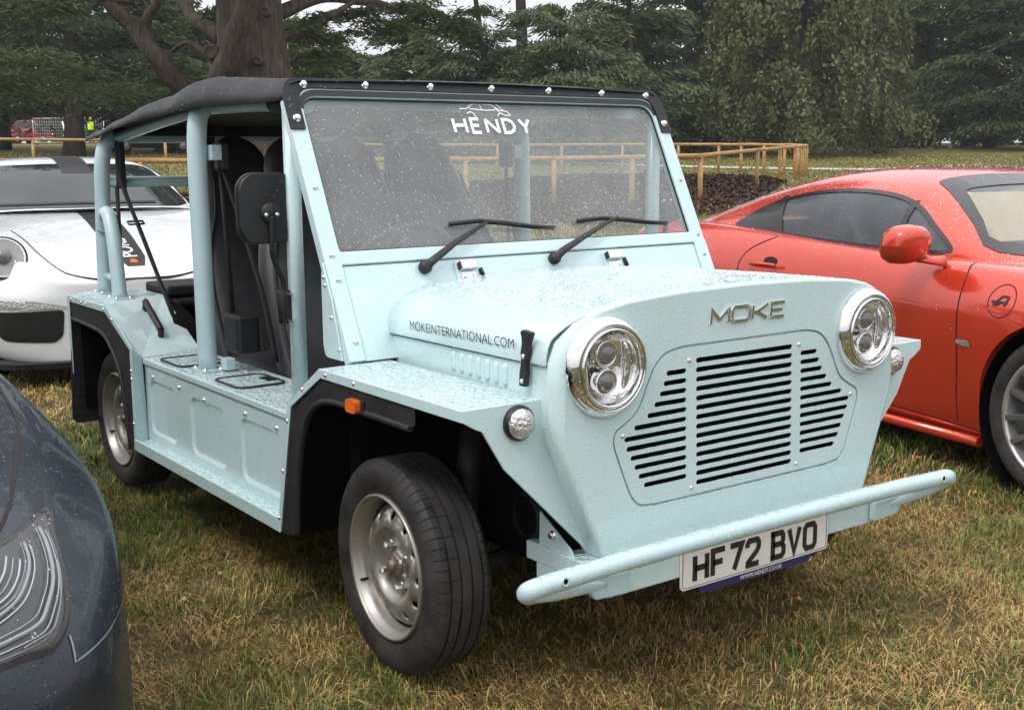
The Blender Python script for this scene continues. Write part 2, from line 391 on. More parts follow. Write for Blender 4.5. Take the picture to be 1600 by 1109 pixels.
for s in (1, -1):
    for y, z in ((.191, .819), (.397, .669), (.185, .515)): bolt((FXP(z, -.001), s*y, z), (1, 0, 0), BM_S, grille)
# maker's letters on the front panel: wide slanted chrome capitals
def sh(p, x0, w): return (x0+p[0]*w+p[1]*.10*.03*0, p[1])
LET = {'M': [[(0,0),(.0,1),(.5,.25),(1,1),(1,0)]], 'O': [[(.12,0),(.88,0),(1,.2),(1,.8),(.88,1),(.12,1),(0,.8),(0,.2),(.12,0)]],
       'K': [[(0,0),(0,1)], [(1,1),(.3,.5),(.08,.5)], [(.3,.5),(1,0)]], 'E': [[(1,0),(0,0),(0,1),(1,1)], [(0,.5),(.85,.5)]]}
x0 = -.124
for ch, w in (('M', .058), ('O', .058), ('K', .052), ('E', .048)):
    m = MB(); sc = .034
    fn = lambda a, b, d=.004: (FXP(.898+b, d), a+b*.12, .898+b)
    strokes(m, [[(x0+a*w, b*sc) for a, b in l] for l in LET[ch]], .0092, fn, lambda a, b: fn(a, b, .0003))
    m.build('letter', M['chrome'], front, .0008, fix=False); x0 += w+.0125
# --- headlamps
for s in (1, -1):
    c = (FXP(.832, -.012), s*.447, .832)
    m = MB(); m.lathe([(.090, -.03), (.110, -.004), (.1135, .012), (.112, .022), (.106, .032), (.098, .039), (.0955, .040), (.0935, .036), (.0925, .030), (.0895, .030), (.0885, .038), (.0865, .043), (.0835, .043), (.0815, .036), (.080, .020)], 48, (1, 0, 0), c)
    hl = m.build('headlight', M['chrome'], moke, label='round chrome rimmed headlamp with two stacked projector lenses')
    m = MB(); m.lathe([(.0, -.012), (.040, -.010), (.066, .0), (.0805, .026)], 40, (1, 0, 0), c); m.build('reflector', M['mirror'], hl)
    for dz in (.030, -.034):
        cc = (c[0]+.004, c[1], c[2]+dz)
        m = MB(); m.lathe([(.030, -.006), (.030, .014), (.027, .016), (.024, .012)], 24, (1, 0, 0), cc); m.build('bezel', M['chrome'], hl)
        m = MB(); m.lathe([(.0245, .010), (.021, .019), (.012, .0255), (0, .0275)], 20, (1, 0, 0), cc); m.build('projector_lens', M['projector'], hl)
    for sy in (1, -1):      # side wings of the reflector
        m = MB(); P = [(c[0]+.012, c[1]+sy*(.045+.02*math.cos(t)), c[2]+.058*math.sin(t)) for t in np.linspace(-1.2, 1.2, 9)]
        m.tube(P, [.004, .008, .011, .012, .012, .012, .011, .008, .004], 6); m.build('reflector_wing', M['mirror'], hl)
    m = MB(); m.lathe([(.0815, .034), (.075, .041), (.06, .047), (.035, .0515), (0, .053)], 40, (1, 0, 0), c); m.build('lens', M['lens'], hl)
# --- hood
hp = [(-.5855, .842), (-.5845, .86), (-.575, .89), (-.552, .915), (-.512, .938), (-.45, .958), (-.37, .9715), (-.22, .9825), (0, .987)]
hp = hp + [(-a, b) for a, b in reversed(hp[:-1])]
hp = smoothpath([(0, a, b) for a, b in hp], 3); hp = [(p.y, p.z) for p in hp]
xs = [.4575, .452, .36, .22, .08, -.06, -.18, -.30]
HT = lambda x: (.4575-x)/.7575
def hood_pt(i, x, y, z):
    if i < 2: x = FXP(z, -.0335*RF(y, z))-.0022-.006*i
    return (x, y*(1-.055*HT(x)), z-(.011+.010*max(0, (z-.842)/.145))*HT(x)+.005*math.sin(max(0, min(1, (x+.3)/.79))*PI)*max(0, min(1, (z-.90)/.06)))
m = MB(); m.grid([[hood_pt(i, x, y, z) for y, z in hp] for i, x in enumerate(xs)])
hood = m.build('hood', M['blue'], moke, fix=True); HX = 0
md = hood.modifiers.new('solid', 'SOLIDIFY'); md.thickness = .004; md.offset = -1
# side printing on the hood (both sides read the same)
for s in (-1, 1):
    me_ = text_mesh('MOKEINTERNATIONAL.COM', .478, .0225, 0, -.004, 1.0)
    fn = (lambda a, b: Vector((-.138+a, -.5862*(1-.055*HT(-.138+a))-.0012, .855+.011*a/.478+b))) if s < 0 else (lambda a, b: Vector((.340-a, .5862*(1-.055*HT(.340-a))+.0012, .866-.011*a/.478+b)))
    link('lettering', mapmesh(me_, fn), M['ink'], hood)
# --- engine bay body under the hood
m = MB(); m.plate([(-.262, -.546), (.458, -.5785), (.458, .5785), (-.262, .546)], lambda a, b: (a, b, .8375-.011*HT(a)), (), lambda a, b: (a, b, .70))
bay = m.build('engine_bay_side', M['blue'], moke, .003)
for s in (-1, 1):
    for k in range(7):
        x = .062+k*.0385; m = MB()
        gpts = []
        for i in range(9):
            t = i/8; z = .770+t*.060; r_ = .0105*math.sqrt(max(0, 1-abs(2*t-1)**5)); gpts.append([(x+r_*1.05*math.cos(a), s*(.5785-.045*HT(x)*.98+r_*.95*math.sin(a)), z) for a in np.linspace(0, PI, 9)])
        m.grid(gpts); m.build('louvre', M['blue'], bay)
m = MB(); m.box(-.25, .40, -.47, .47, .34, .74); m.box(-.30, -.24, -.66, .66, .30, .80); m.build('engine_bay', M['dark'], moke)
# rubber hood latches
for s in (-1, 1):
    m = MB(); y = s*.5865
    prof = [(-.0105, 0), (.0105, 0), (.0115, .03), (.008, .055), (.014, .075), (.013, .098), (.018, .110), (.022, .122), (.012, .124), (-.010, .126), (-.017, .120), (-.012, .110), (-.009, .098), (-.012, .075), (-.0075, .055), (-.0115, .03)]
    T = lambda a, b, o=0: (.388+a+.10*b, y+s*o, .796+b-.006)
    m.plate(prof, lambda a, b: T(a, b, .011), (), lambda a, b: T(a, b, -.003)); la = m.build('hood_latch', M['black'], moke, .002)
    for z_ in (.012, .068): bolt(T(.0, z_, .011), (0, s, 0), BM_S, la)
# --- front wings (sponsons)
for s in (-1, 1):
    m = MB(); Y = lambda y: s*y
    m.box(*sorted((-.215, .432)), *sorted((Y(.575), Y(.785))), .752, .767)       # top
    # front plate, recessed from the nose face
    pl_ = [(.7845, .7665), (.7845, .741), (.752, .722), (.735, .715), (.68, .624), (.437, .383), (.40, .383), (.42, .43), (.53, .68), (.57, .7665)]
    m.plate(pl_, lambda a, b: (.4330+(.7665-b)*.03, Y(a), b), (), lambda a, b: (.4260+(.7665-b)*.03, Y(a), b))
    # inner return between plate and nose
    # outer flange along the arch
    fl = [(.4325, .767), (-.212, .767), (-.400, .650), (-.492, .272), (-.476, .272), (-.382, .641), (-.205, .744), (.4325, .741)]
    m.plate(fl, lambda a, b: (a, Y(.7872), b), (), lambda a, b: (a, Y(.7842), b))
    # rear sloping face of the wing down to the side box
    m.add([(-.212, Y(.787), .7665), (-.212, Y(.575), .7665), (-.400, Y(.66), .650), (-.400, Y(.787), .650)], [(0, 1, 2, 3)])
    m.add([(-.400, Y(.787), .650), (-.400, Y(.66), .650), (-.492, Y(.66), .272), (-.492, Y(.787), .272)], [(0, 1, 2, 3)])
    fe = m.build('front_fender', M['blue'], moke); bevel(fe, .0035, 2)
    for x, z in ((-.31, .700), (-.175, .756), (-.03, .756), (-.405, .60), (-.443, .455), (-.478, .315)): bolt((x, Y(.787), z), (0, s, 0), BM_S, fe)
    # arch liner: black moulding set inside the flange
    outer = [(.235, .742), (-.205, .743), (-.381, .640), (-.478, .268), (-.385, .285)]
    inner = [(-.372, .42), (-.345, .53), (-.300, .622), (-.235, .672), (-.15, .690), (.0, .690), (.10, .690), (.215, .689), (.235, .700)]
    m = MB(); m.plate(outer+inner, lambda a, b: (a, Y(.781), b), (), lambda a, b: (a, Y(.776), b)); li = m.build('arch_liner', M['liner'], moke)
    bevel(li, .003, 2)
    lip = smoothpath([(-.385, Y(.779), .285), (-.372, Y(.779), .42), (-.345, Y(.779), .53), (-.300, Y(.779), .622), (-.235, Y(.779), .672), (-.15, Y(.779), .690), (.0, Y(.779), .690), (.10, Y(.779), .690), (.215, Y(.779), .689)], 5)
    m = MB(); m.tube(lip, .009, 8); m.build('liner_lip', M['liner'], li)
    m = MB()   # inner tunnel of the liner
    tun = smoothpath([(-.40, 0, .28), (-.372, 0, .44), (-.33, 0, .56), (-.27, 0, .65), (-.15, 0, .70), (.1, 0, .735), (.36, 0, .74)], 4)
    m.grid([[(p.x, Y(.776), p.z) for p in tun], [(p.x, Y(.48), p.z) for p in tun]]); m.build('wheel_tunnel', M['dark'], moke, fix=False)
    # side marker and turn lamp
    m = MB(); m.box(-.052, .012, *sorted((Y(.781), Y(.787))), .686, .722); mk = m.build('marker_base', M['black'], moke, .004)
    m = MB(); m.plate(rrect(-.048, .000, .688, .720, .009), lambda a, b: (a, Y(.803), b), (), lambda a, b: (a, Y(.786), b)); m.build('side_marker', M['amber'], mk, .004)
    tl = (.4345, Y(.643), .7235)
    m = MB(); m.lathe([(.0, 0), (.039, 0), (.039, .010), (.034, .014)], 28, (1, 0, 0), tl); t_ = m.build('turn_lamp', M['black'], moke)
    m = MB(); m.lathe([(.034, .004), (.033, .018), (.028, .026), (.016, .031), (0, .033)], 28, (1, 0, 0), tl); m.build('lens', M['facet'], t_)
# --- chassis rail ends, bracket, tray under the nose
m = MB()
m.box(.500, .543, -.479, .479, .321, .400)
valance = m.build('front_valance', M['blue'], moke, .003)
for s in (-1, 1):
    Y = lambda y: s*y
    m = MB(); m.box(.272, .500, *sorted((Y(.43), Y(.50))), .347, .390); m.box(.31, .44, *sorted((Y(.494), Y(.499))), .30, .346); rail = m.build('chassis_rail', M['blue'], moke, .002)
    m = MB(); m.plate([(.312, .390), (.440, .390), (.430, .405), (.314, .470)], lambda a, b: (a, Y(.492), b), (), lambda a, b: (a, Y(.487), b)); br = m.build('rail_bracket', M['blue'], moke, .001)
    bolt((.365, Y(.492), .424), (0, s, 0), BM_L, br)
    m = MB(); m.box(-.1, .30, *sorted((Y(.33), Y(.37))), .27, .31); m.build('suspension_arm', M['dark'], moke)
    m = MB(); m.tube([(.10, Y(.40), .30), (.10, Y(.58), .27)], .022, 10); m.tube([(.02, Y(.52), .30), (.02, Y(.47), .66)], .034, 14); m.lathe([(.05, -.02), (.06, .0), (.05, .02)], 18, (0, 1, 0), (.25, Y(.47), .44)); m.build('suspension_strut', M['liner'], moke)
# --- tube bumper
BR = .0212
pth = [(.535, -.46, .352), (.555, -.56, .372), (.575, -.66, .386)]
main = [(.556, -.700, .386), (.572, -.724, .397), (.584, -.722, .4075), (.592, -.69, .4145), (.596, -.60, .419), (.600, -.4, .425), (.601, 0, .427), (.600, .4, .425), (.596, .60, .419), (.592, .69, .4145), (.584, .722, .4075), (.572, .724, .397), (.556, .700, .386)]
m = MB(); m.tube(smoothpath(main, 5), BR, 20); bumper = m.build('bumper_bar', M['blue_tube'], moke)
for s in (-1, 1):
    m = MB(); m.tube(smoothpath([(.566, s*.712, .388), (.566, s*.66, .381), (.560, s*.60, .374), (.550, s*.50, .366)], 5), .0165, 12); m.build('bumper_stay', M['blue_tube'], bumper)
    m = MB(); m.plate([(-.0, .33), (.10, .335), (.14, .385), (.0, .385)], lambda a, b: (.565, s*(.43+a), b), (), lambda a, b: (.545, s*(.43+a), b)); m.build('bumper_gusset', M['blue_tube'], bumper, .006)
    m = MB(); m.lathe([(.010, .0195), (.010, .0232), (.0065, .0232), (.0065, .021), (0, .021)], 16, (1, 0, .15), (.594, s*.655, .4175)); m.build('bumper_eye', M['blue_tube'], bumper)
    m = MB(); m.lathe([(.0062, .0222), (0, .0222)], 12, (1, 0, .15), (.594, s*.655, .4175)); m.build('eye_hole', M['dark'], bumper)
# --- number plate
PX = .5490
npl = MB().plate(rrect(-.26, .26, .2885, .3995, .010, 3), lambda a, b: (PX, a, b), (), lambda a, b: (PX-.004, a, b)).build('number_plate', M['white_plate'], moke)
NUM = {'H': [[(0,0),(0,1)], [(1,0),(1,1)], [(0,.5),(1,.5)]], 'F': [[(0,0),(0,1),(1,1)], [(0,.52),(.82,.52)]], '7': [[(0,1),(1,1),(.35,0)]],
       '2': [[(0,.74),(.0,.88),(.15,1),(.85,1),(1,.88),(1,.68),(.85,.52),(.05,.10),(.05,0),(1.02,0)]],
       'B': [[(0,0),(0,1),(.78,1),(.93,.88),(.93,.66),(.78,.53),(0,.53)], [(0,0),(.82,0),(1,.13),(1,.38),(.80,.53)], [(-.2,0),(.1,0)], [(-.2,1),(.1,1)]],
       'V': [[(0,1.02),(.5,0),(1,1.02)]], 'O': [[(.18,0),(.82,0),(1,.16),(1,.84),(.82,1),(.18,1),(0,.84),(0,.16),(.18,0)]]}
x = -.2225
for ch in 'HF72 BVO':
    if ch == ' ': x += .032; continue
    w = .0395; m = MB(); h = .0605
    strokes(m, [[(x+.007+a*w, .2985+.007+b*h) for a, b in l] for l in NUM[ch]], .0145, lambda a, b: (PX+.0012, a, b), lambda a, b: (PX-.001, a, b))
    m.build('letter', M['ink'], npl, fix=False); x += .0590
m = MB(); b_ = rrect(-.2545, .2545, .2935, .3945, .008, 3); strokes(m, [b_+[b_[0]]], .0012, lambda a, b: (PX+.0008, a, b), lambda a, b: (PX-.001, a, b)); m.build('plate_border', M['ink'], npl, fix=False)
m = MB(); m.plate([(-.205, .2905), (.205, .2905), (.190, .268), (-.190, .268)], lambda a, b: (PX-.002, a, b), (), lambda a, b: (PX-.005, a, b)); m.build('dealer_strip', M['navy'], npl, label='dark blue dealer strip under the number plate')
link('lettering', mapmesh(text_mesh('WWW.HENDY.CO.UK', .150, .0105), lambda a, b: Vector((PX-.0012, -.060+a, .2735+b))), M['white'], npl)
# --- windscreen frame, scuttle
SN = Vector((1, 0, .488)).normalized(); KS = -.327+.488*.971
def SC(y, z, d=0): return tuple(Vector((KS-.488*z, y, z))+SN*d)
fo = roundpoly([(.693, .768), (.693, 1.497), (-.693, 1.497), (-.693, .768)], [0, .075, .075, 0], 8)
fi = roundpoly([(.644, .768), (.644, 1.008), (-.644, 1.008), (-.644, .768)], 0)
fg = roundpoly([(.643, 1.041), (.643, 1.452), (-.643, 1.452), (-.643, 1.041)], [.008, .05, .05, .008], 6)
lower = [(.693, .768), (.693, 1.44)]
fr = roundpoly([(.693, .768), (.693, 1.497), (-.693, 1.497), (-.693, .768), (-.6445, .768), (-.6445, 1.0075), (.6445, 1.0075), (.6445, .768)], [0, .075, .075, 0, 0, 0, 0, 0], 8)
m = MB(); m.plate(fr, lambda a, b: SC(a, b, .010), [fg], lambda a, b: SC(a, b, -.022))
wf = m.build('windscreen_frame', M['blue'], moke, .003)
m = MB(); m.plate([(.6425, .768), (.6425, 1.005), (-.6425, 1.005), (-.6425, .768)], lambda a, b: SC(a, b, .004), (), lambda a, b: SC(a, b, -.006)); scut = m.build('scuttle_panel', M['blue'], moke, .003)
m = MB(); m.plate(offset(fg, -.006) if False else roundpoly([(.648, 1.036), (.648, 1.456), (-.648, 1.456), (-.648, 1.036)], .03, 4), lambda a, b: SC(a, b, -.004), (), lambda a, b: SC(a, b, -.009)); glass = m.build('windscreen_glass', M['screen'], wf)
m = MB(); strokes(m, [offset(fg, -.009)[8:20]], .016, lambda a, b: SC(a, b, .0112), lambda a, b: SC(a, b, .004)); m.build('glass_seal', M['black'], wf, fix=False)
m = MB(); gg = offset(fg, -.001); strokes(m, [gg+[gg[0]]], .010, lambda a, b: SC(a, b, .0015), lambda a, b: SC(a, b, -.003)); m.build('glass_seal', M['black'], wf, fix=False)
for s in (-1, 1):
    for y, z in ((.668, 1.208), (.669, 1.033), (.668, .971), (.664, .815)): bolt(SC(s*y, z, .010), SN, BM_M, wf)
# gussets beside the scuttle
for s in (-1, 1):
    gp_ = roundpoly([(-.250, .772), (-.340, .772), (-.352, .80), (-.352, .985), (-.345, 1.02), (-.30, .93)], [0, .02, .01, .01, 0, 0], 3)
    m = MB(); m.plate(gp_, lambda a, b: (a, s*.700, b), (), lambda a, b: (a, s*.694, b)); gu = m.build('scuttle_gusset', M['blue'], moke, .001)
    for x, z in ((-.337, .983), (-.331, .962), (-.300, .88), (-.262, .80)): bolt((x, s*.700, z), (0, s, 0), BM_S, gu)
# hinge brackets on the scuttle, wipers
for y0 in (-.263, .278):
    m = MB(); A = lambda a, b, d: SC(y0+a, .975+b, d)
    m.plate(rrect(-.036, .036, -.03, .022, .006, 2), lambda a, b: A(a, b, .012), (), lambda a, b: A(a, b, .003)); hb = m.build('hinge_bracket', M['blue'], moke, .002)
    m = MB(); m.plate(rrect(-.025, .025, -.030, -.008, .003, 2), lambda a, b: A(a, b, .016), (), lambda a, b: A(a, b, .011)); m.build('hinge_plate', M['bolt'], hb, .001)
    m = MB(); m.plate([(-.028, -.006), (.028, -.006), (.028, .018), (-.028, .018)], lambda a, b: A(a, b, .034), (), lambda a, b: A(a, b, .012)); m.build('hinge_leaf', M['bolt'], hb, .004)
    m = MB(); m.plate([(-.031, -.004), (.031, -.004), (.031, .016), (-.031, .016)], lambda a, b: A(a, b, .030), (), lambda a, b: A(a, b, .013)); m.build('hinge_knuckle', M['black'], hb, .003)
    for yy in (-.016, .016): bolt(A(yy, -.022, .016), SN, BM_S, hb)
    m = MB(); m.tube([A(.048, .0, .009), A(.052, -.024, .009)], .006, 8); m.build('washer_nozzle', M['black'], moke)
for (py, pz), (a0, a1), (ky, kz) in (((-.398, .986), ((-.278, 1.100), (.096, 1.078)), (-.150, 1.098)), ((.053, .986), ((.185, 1.092), (.559, 1.074)), (.335, 1.092))):
    m = MB(); m.lathe([(.017, 0), (.019, .008), (.018, .020), (.012, .028), (0, .028)], 18, SN, SC(py, pz, .004)); wi = m.build('wiper', M['black'], moke)
    P = [SC(py, pz, .024), SC(py+.03, pz+.016, .028), SC(py+(ky-py)*.45, pz+(kz-pz)*.5, .032), SC(ky, kz, .026)]
    m = MB(); m.tube(P, [.013, .012, .009, .005], 8, flat=.6); m.build('wiper_arm', M['black'], wi)
    P = [SC(a0[0], a0[1], .010), SC(a0[0]+.10, a0[1]+.004, .014), SC((a0[0]+a1[0])/2, (a0[1]+a1[1])/2+.004, .017), SC(a1[0]-.08, a1[1]+.003, .012), SC(a1[0], a1[1], .008)]
    m = MB(); m.tube(P, [.006, .0055, .007, .0055, .003], 6, flat=.7); m.build('wiper_blade', M['black'], wi)
    P = [Vector(p)-SN*.006+Vector((0, 0, -.004)) for p in P]; m = MB(); m.tube(P, .0025, 5); m.build('blade_rubber', M['black'], wi)
# dealer lettering on the glass
gl_fn = lambda y0, z0: (lambda a, b: Vector(SC(y0+a, z0+b, -.0030)))
HL = {'H': [[(0,0),(0,1)], [(1,0),(1,1)], [(0,.52),(1,.52)]], 'E': [[(.9,0),(0,0),(0,1),(.9,1)], [(0,.52),(.8,.52)]], 'N': [[(0,0),(0,1)], [(0,1),(1,0)], [(1,0),(1,1)]],
      'D': [[(0,0),(0,1),(.45,1),(.85,.82),(1,.5),(.85,.18),(.45,0),(0,0)]], 'Y': [[(0,1),(.5,.45),(1,1)], [(.5,.5),(.5,0)]]}
x = -.158
for ch, w in (('H', .042), ('E', .032), ('N', .042), ('D', .040), ('Y', .038)):
    m = MB(); fn = gl_fn(0, 0); strokes(m, [[(x+a*w, 1.363+b*.040) for a, b in l] for l in HL[ch]], .0092, fn, lambda a, b: SC(a, b, -.0042))
    m.build('letter', M['white'], glass, fix=False); x += w+.0215
car_lines = [[(-.115, .0665), (.0, .0635), (.02, .06), (.05, .034)], [(-.11, .058), (-.01, .0565), (.012, .05), (.036, .026)], [(-.11, .037), (-.085, .038), (-.06, .052), (-.03, .054), (.01, .050), (.035, .035), (.060, .032), (.072, .022), (.062, .018)],
             [(-.078, .047), (-.072, .038), (-.015, .034), (.02, .036)], [(-.035, .054), (-.030, .036)], [(-.088, .023), (-.077, .029), (-.066, .026), (-.058, .012)], [(.022, .016), (.028, .024), (.040, .026), (.050, .020), (.068, .020)]]
m = MB(); strokes(m, [[(-.012+a, 1.405+b-.0095) for a, b in l] for l in car_lines], .0028, gl_fn(0, 0), lambda a, b: SC(a, b, -.0042)); m.build('car_emblem', M['white'], glass, fix=False)
# --- canvas: band over the screen top, roof, rear flap
bo = roundpoly([(.697, 1.360), (.697, 1.500), (-.697, 1.500), (-.697, 1.360), (-.652, 1.360), (-.652, 1.4725), (.652, 1.4725), (.652, 1.360)], [.004, .078, .078, .004, .004, .07, .07, .004], 8)
m = MB(); m.plate(bo, lambda a, b: SC(a, b, .0155+.0006*math.sin(a*41)), (), lambda a, b: SC(a, b, .0105)); band = m.build('canvas_band', M['canvas'], moke, .0015)
for y, z in ((.628, 1.489), (.436, 1.492), (.219, 1.494), (0, 1.495)):
    for s in ((1, -1) if y else (1,)): bolt(SC(s*y, z-.008, .015), SN, BM_L, band)
for s in (1, -1): bolt(SC(s*.672, 1.389, .015), SN, BM_L, band)
rs = [(-.560, 1.496, 1.450), (-.60, 1.502, 1.448), (-.85, 1.514, 1.447), (-1.115, 1.534, 1.449), (-1.285, 1.527, 1.447), (-1.50, 1.503, 1.441), (-1.66, 1.484, 1.432), (-1.957, 1.447, 1.408), (-2.22, 1.412, 1.378), (-2.33, 1.392, 1.365)]
px_ = []; 
for i in range(len(rs)-1):
    n_ = 7
    for k in range(n_): t = k/n_; px_.append(tuple(rs[i][q]*(1-t)+rs[i+1][q]*t for q in range(3)))
px_.append(rs[-1]); G = []
for x, zt, ze in px_:
    row = []; sag = .022*abs(math.sin((x+.58)*2.1)) if x > -1.2 else .01
    for j in range(61):
        a = -1+2*j/60; aa = abs(a)
        if aa > .93: t = (aa-.93)/.07; y = .665+.030*math.sin(t*PI/2); z = zt-.004-(zt-ze)*t
        else: y = .665*aa/.93; z = zt+.012*math.cos(aa*PI/2)-sag*.0*(1-aa)
        w = mnoise.noise(Vector((x*3.1, a*3.5, 0)))*.006 + mnoise.noise(Vector((x*9, a*2.0, 5)))*.004 + mnoise.noise(Vector((x*2+a*7, a*1.5-x*4, 9)))*.008*(aa > .6)
        env = min(1, (-.56-x)/.15)*1.0
        row.append((x, math.copysign(y, a)+(w*.5 if aa > .93 else 0)*env*math.copysign(1, a), z+w*env*(1 if aa < .97 else .4)))
    G.append(row)
m = MB(); m.grid(G); roof = m.build('canvas_roof', M['canvas'], moke); md = roof.modifiers.new('s', 'SOLIDIFY'); md.thickness = .0025; md.offset = -1
m = MB(); m.box(-2.218, -2.212, -.62, .62, 1.398, 1.425); m.tube([(-2.25, -.56, 1.402), (-2.25, .56, 1.402)], .036, 12); m.build('rear_canvas_flap', M['canvas'], moke, .001)
# --- roll cage
TR = .0245
def tube(P, name='cage_tube', r=TR, par=moke, mat='blue_tube', n=16):
    m = MB(); m.tube(P, r, n); return m.build(name, M[mat], par)
def foot(x, y, z, par, w=.055):
    m = MB(); m.plate(rrect(-w, w, -.038, .038, .006, 2), lambda a, b: (x+a, y+b, z+.005), (), lambda a, b: (x+a, y+b, z)); f_ = m.build('foot_plate', M['blue_tube'], par)
    for a in (-w+.013, w-.013):
        for b in (-.026, .026): bolt((x+a, y+b, z+.005), (0, 0, 1), BM_M, par)
mid = tube(smoothpath([(-1.285, -.652, .60), (-1.287, -.652, 1.0), (-1.29, -.650, 1.36), (-1.29, -.62, 1.455), (-1.29, -.54, 1.478), (-1.29, 0, 1.49), (-1.29, .54, 1.478), (-1.29, .62, 1.455), (-1.29, .650, 1.36), (-1.287, .652, 1.0), (-1.285, .652, .60)], 6), 'roll_hoop', .0315)
for s in (-1, 1): foot(-1.285, s*.652, .601, mid)
rear = tube(smoothpath([(-2.30, -.660, .77), (-2.27, -.660, 1.1), (-2.25, -.655, 1.30), (-2.25, -.62, 1.365), (-2.25, -.54, 1.385), (-2.25, .54, 1.385), (-2.25, .62, 1.365), (-2.25, .655, 1.30), (-2.27, .660, 1.1), (-2.30, .660, .77)], 6), 'rear_hoop', .0295)
for s in (-1, 1):
    foot(-2.30, s*.660, .770, rear)
    b_ = tube(smoothpath([(-2.262, s*.662, 1.02), (-2.235, s*.665, 1.075), (-2.185, s*.668, 1.085), (-2.135, s*.671, 1.02), (-2.10, s*.675, .92), (-2.07, s*.678, .77)], 6), 'hoop_brace', .0275); foot(-2.065, s*.679, .770, b_)
    tube([(-2.28, s*.66, .84), (-2.09, s*.676, .84)], 'brace_link', .014, b_)
tube([(-2.262, -.65, 1.205), (-2.262, .65, 1.205)], 'rear_cross_tube', .021)
for s in (-1, 1):
    tube(smoothpath([(-.60, s*.60, 1.435), (-.9, s*.60, 1.45), (-1.28, s*.60, 1.455)], 5), 'roof_rail', .024)
    tube(smoothpath([(-1.29, s*.60, 1.458), (-1.8, s*.60, 1.415), (-2.24, s*.60, 1.372)], 5), 'roof_rail', .020)
    tube([(-.80, s*.60, 1.446), (-.66, s*.60, 1.438)], 'rail_pad', .030, moke, 'canvas')
    m = MB(); m.tube([(-.566, s*.668, .60), (-.566, s*.668, 1.46)], .024, 4); ap = m.build('door_post', M['blue'], moke)
    # seat belts with reels and guides
    m = MB(); m.box(-1.325, -1.245, *sorted((s*.622, s*.585)), 1.285, 1.335); m.build('belt_anchor', M['blue_tube'], mid, .004)
    m = MB(); m.box(-1.315, -1.255, *sorted((s*.590, s*.555)), 1.25, 1.345); rl = m.build('belt_guide', M['black'], moke, .012)
    m = MB(); m.tube([(-1.29, s*.575, 1.27), (-1.27, s*.572, 1.0), (-1.25, s*.57, .76)], .022, 4, flat=.25); m.build('seat_belt', M['web'], rl)
    m = MB(); m.tube(smoothpath([(-1.28, s*.57, 1.26), (-1.20, s*.54, 1.05), (-1.12, s*.52, .85), (-1.06, s*.51, .64)], 4), .022, 4, flat=.22); m.build('seat_belt', M['web'], rl)
    m = MB(); m.box(-1.27, -1.15, *sorted((s*.60, s*.52)), .66, .79); m.build('belt_reel', M['black'], moke, .012)
    m = MB(); m.box(-1.245, -1.20, *sorted((s*.625, s*.59)), .605, .645); m.build('reel_bracket', M['blue_tube'], moke, .004)
    m = MB(); m.tube(smoothpath([(-2.21, s*.60, 1.38), (-2.205, s*.60, 1.22), (-2.14, s*.60, 1.13), (-2.02, s*.60, 1.02), (-1.76, s*.585, .72)], 5), .026, 4, flat=.22); rb = m.build('rear_seat_belt', M['web'], moke)
    m = MB(); m.box(-2.235, -2.19, *sorted((s*.585, s*.615)), 1.18, 1.40); m.build('belt_guide', M['black'], rb, .008)
    m = MB(); m.tube([(-2.24, s*.61, 1.19), (-2.24, s*.61, .80)], .009, 6); m.build('belt_drop', M['web'], rb)
    m = MB(); m.tube([(-2.07, s*.575, 1.06), (-2.05, s*.575, 1.05), (-2.03, s*.64, 1.05), (-2.05, s*.64, 1.06), (-2.07, s*.575, 1.06)], .004, 6); m.build('belt_loop', M['black'], rb)
m = MB(); m.box(-2.30, -2.24, .28, .34, 1.0, 1.38) ; m.box(-2.22, -2.19, -.27, -.22, .8, 1.38); m.build('rear_strap', M['web'], moke)
# --- door mirrors
for s in (-1, 1):
    m = MB(); m.plate(rrect(-.083, .083, -.092, .092, .045, 7), lambda a, b: (-.575+.05*a*s*0, s*.735+a, 1.155+b), (), lambda a, b: (-.605, s*.735+a, 1.155+b)); mi = m.build('door_mirror', M['black'], moke, .014, seg=4)
    b_ = rrect(-.083, .083, -.092, .092, .045, 7); P = [(-.600, s*.735+a, 1.155+b) for a, b in b_]; m = MB(); m.tube(P+[P[0], P[1]], .0055, 8, caps=False); m.build('mirror_rim', M['black'], mi)
    m = MB(); m.plate(rrect(-.074, .074, -.083, .083, .038, 5), lambda a, b: (-.6062, s*.735+a, 1.155+b), (), lambda a, b: (-.604, s*.735+a, 1.155+b)); m.build('mirror_glass', M['chrome'], mi)
    m = MB(); m.lathe([(.029, 0), (.029, .006), (.024, .012), (0, .013)], 24, (1, 0, 0), (-.574, s*.735, 1.143)); m.build('mirror_hub', M['black'], mi)
    for dy in (-.016, .016): bolt((-.562, s*.735+dy, 1.138), (1, 0, 0), BM_S, mi)
    m = MB(); m.tube(smoothpath([(-.568, s*.735, 1.135), (-.568, s*.735, 1.07), (-.572, s*.733, 1.03), (-.58, s*.715, .985), (-.585, s*.700, .955), (-.585, s*.698, .91)], 5), .0075, 10); m.build('mirror_arm', M['black'], mi)
    m = MB(); m.tube([(-.587, s*.700, .928), (-.587, s*.700, .835)], [.019, .015], 14); m.box(-.60, -.565, *sorted((s*.70, s*.672)), .842, .922); m.build('mirror_bracket', M['black'], mi, .003)
    for z in (.920, .845): m = MB(); m.box(-.60, -.538, *sorted((s*.700, s*.694)), z-.002, z+.002); m.build('clamp_strap', M['bolt'], mi)
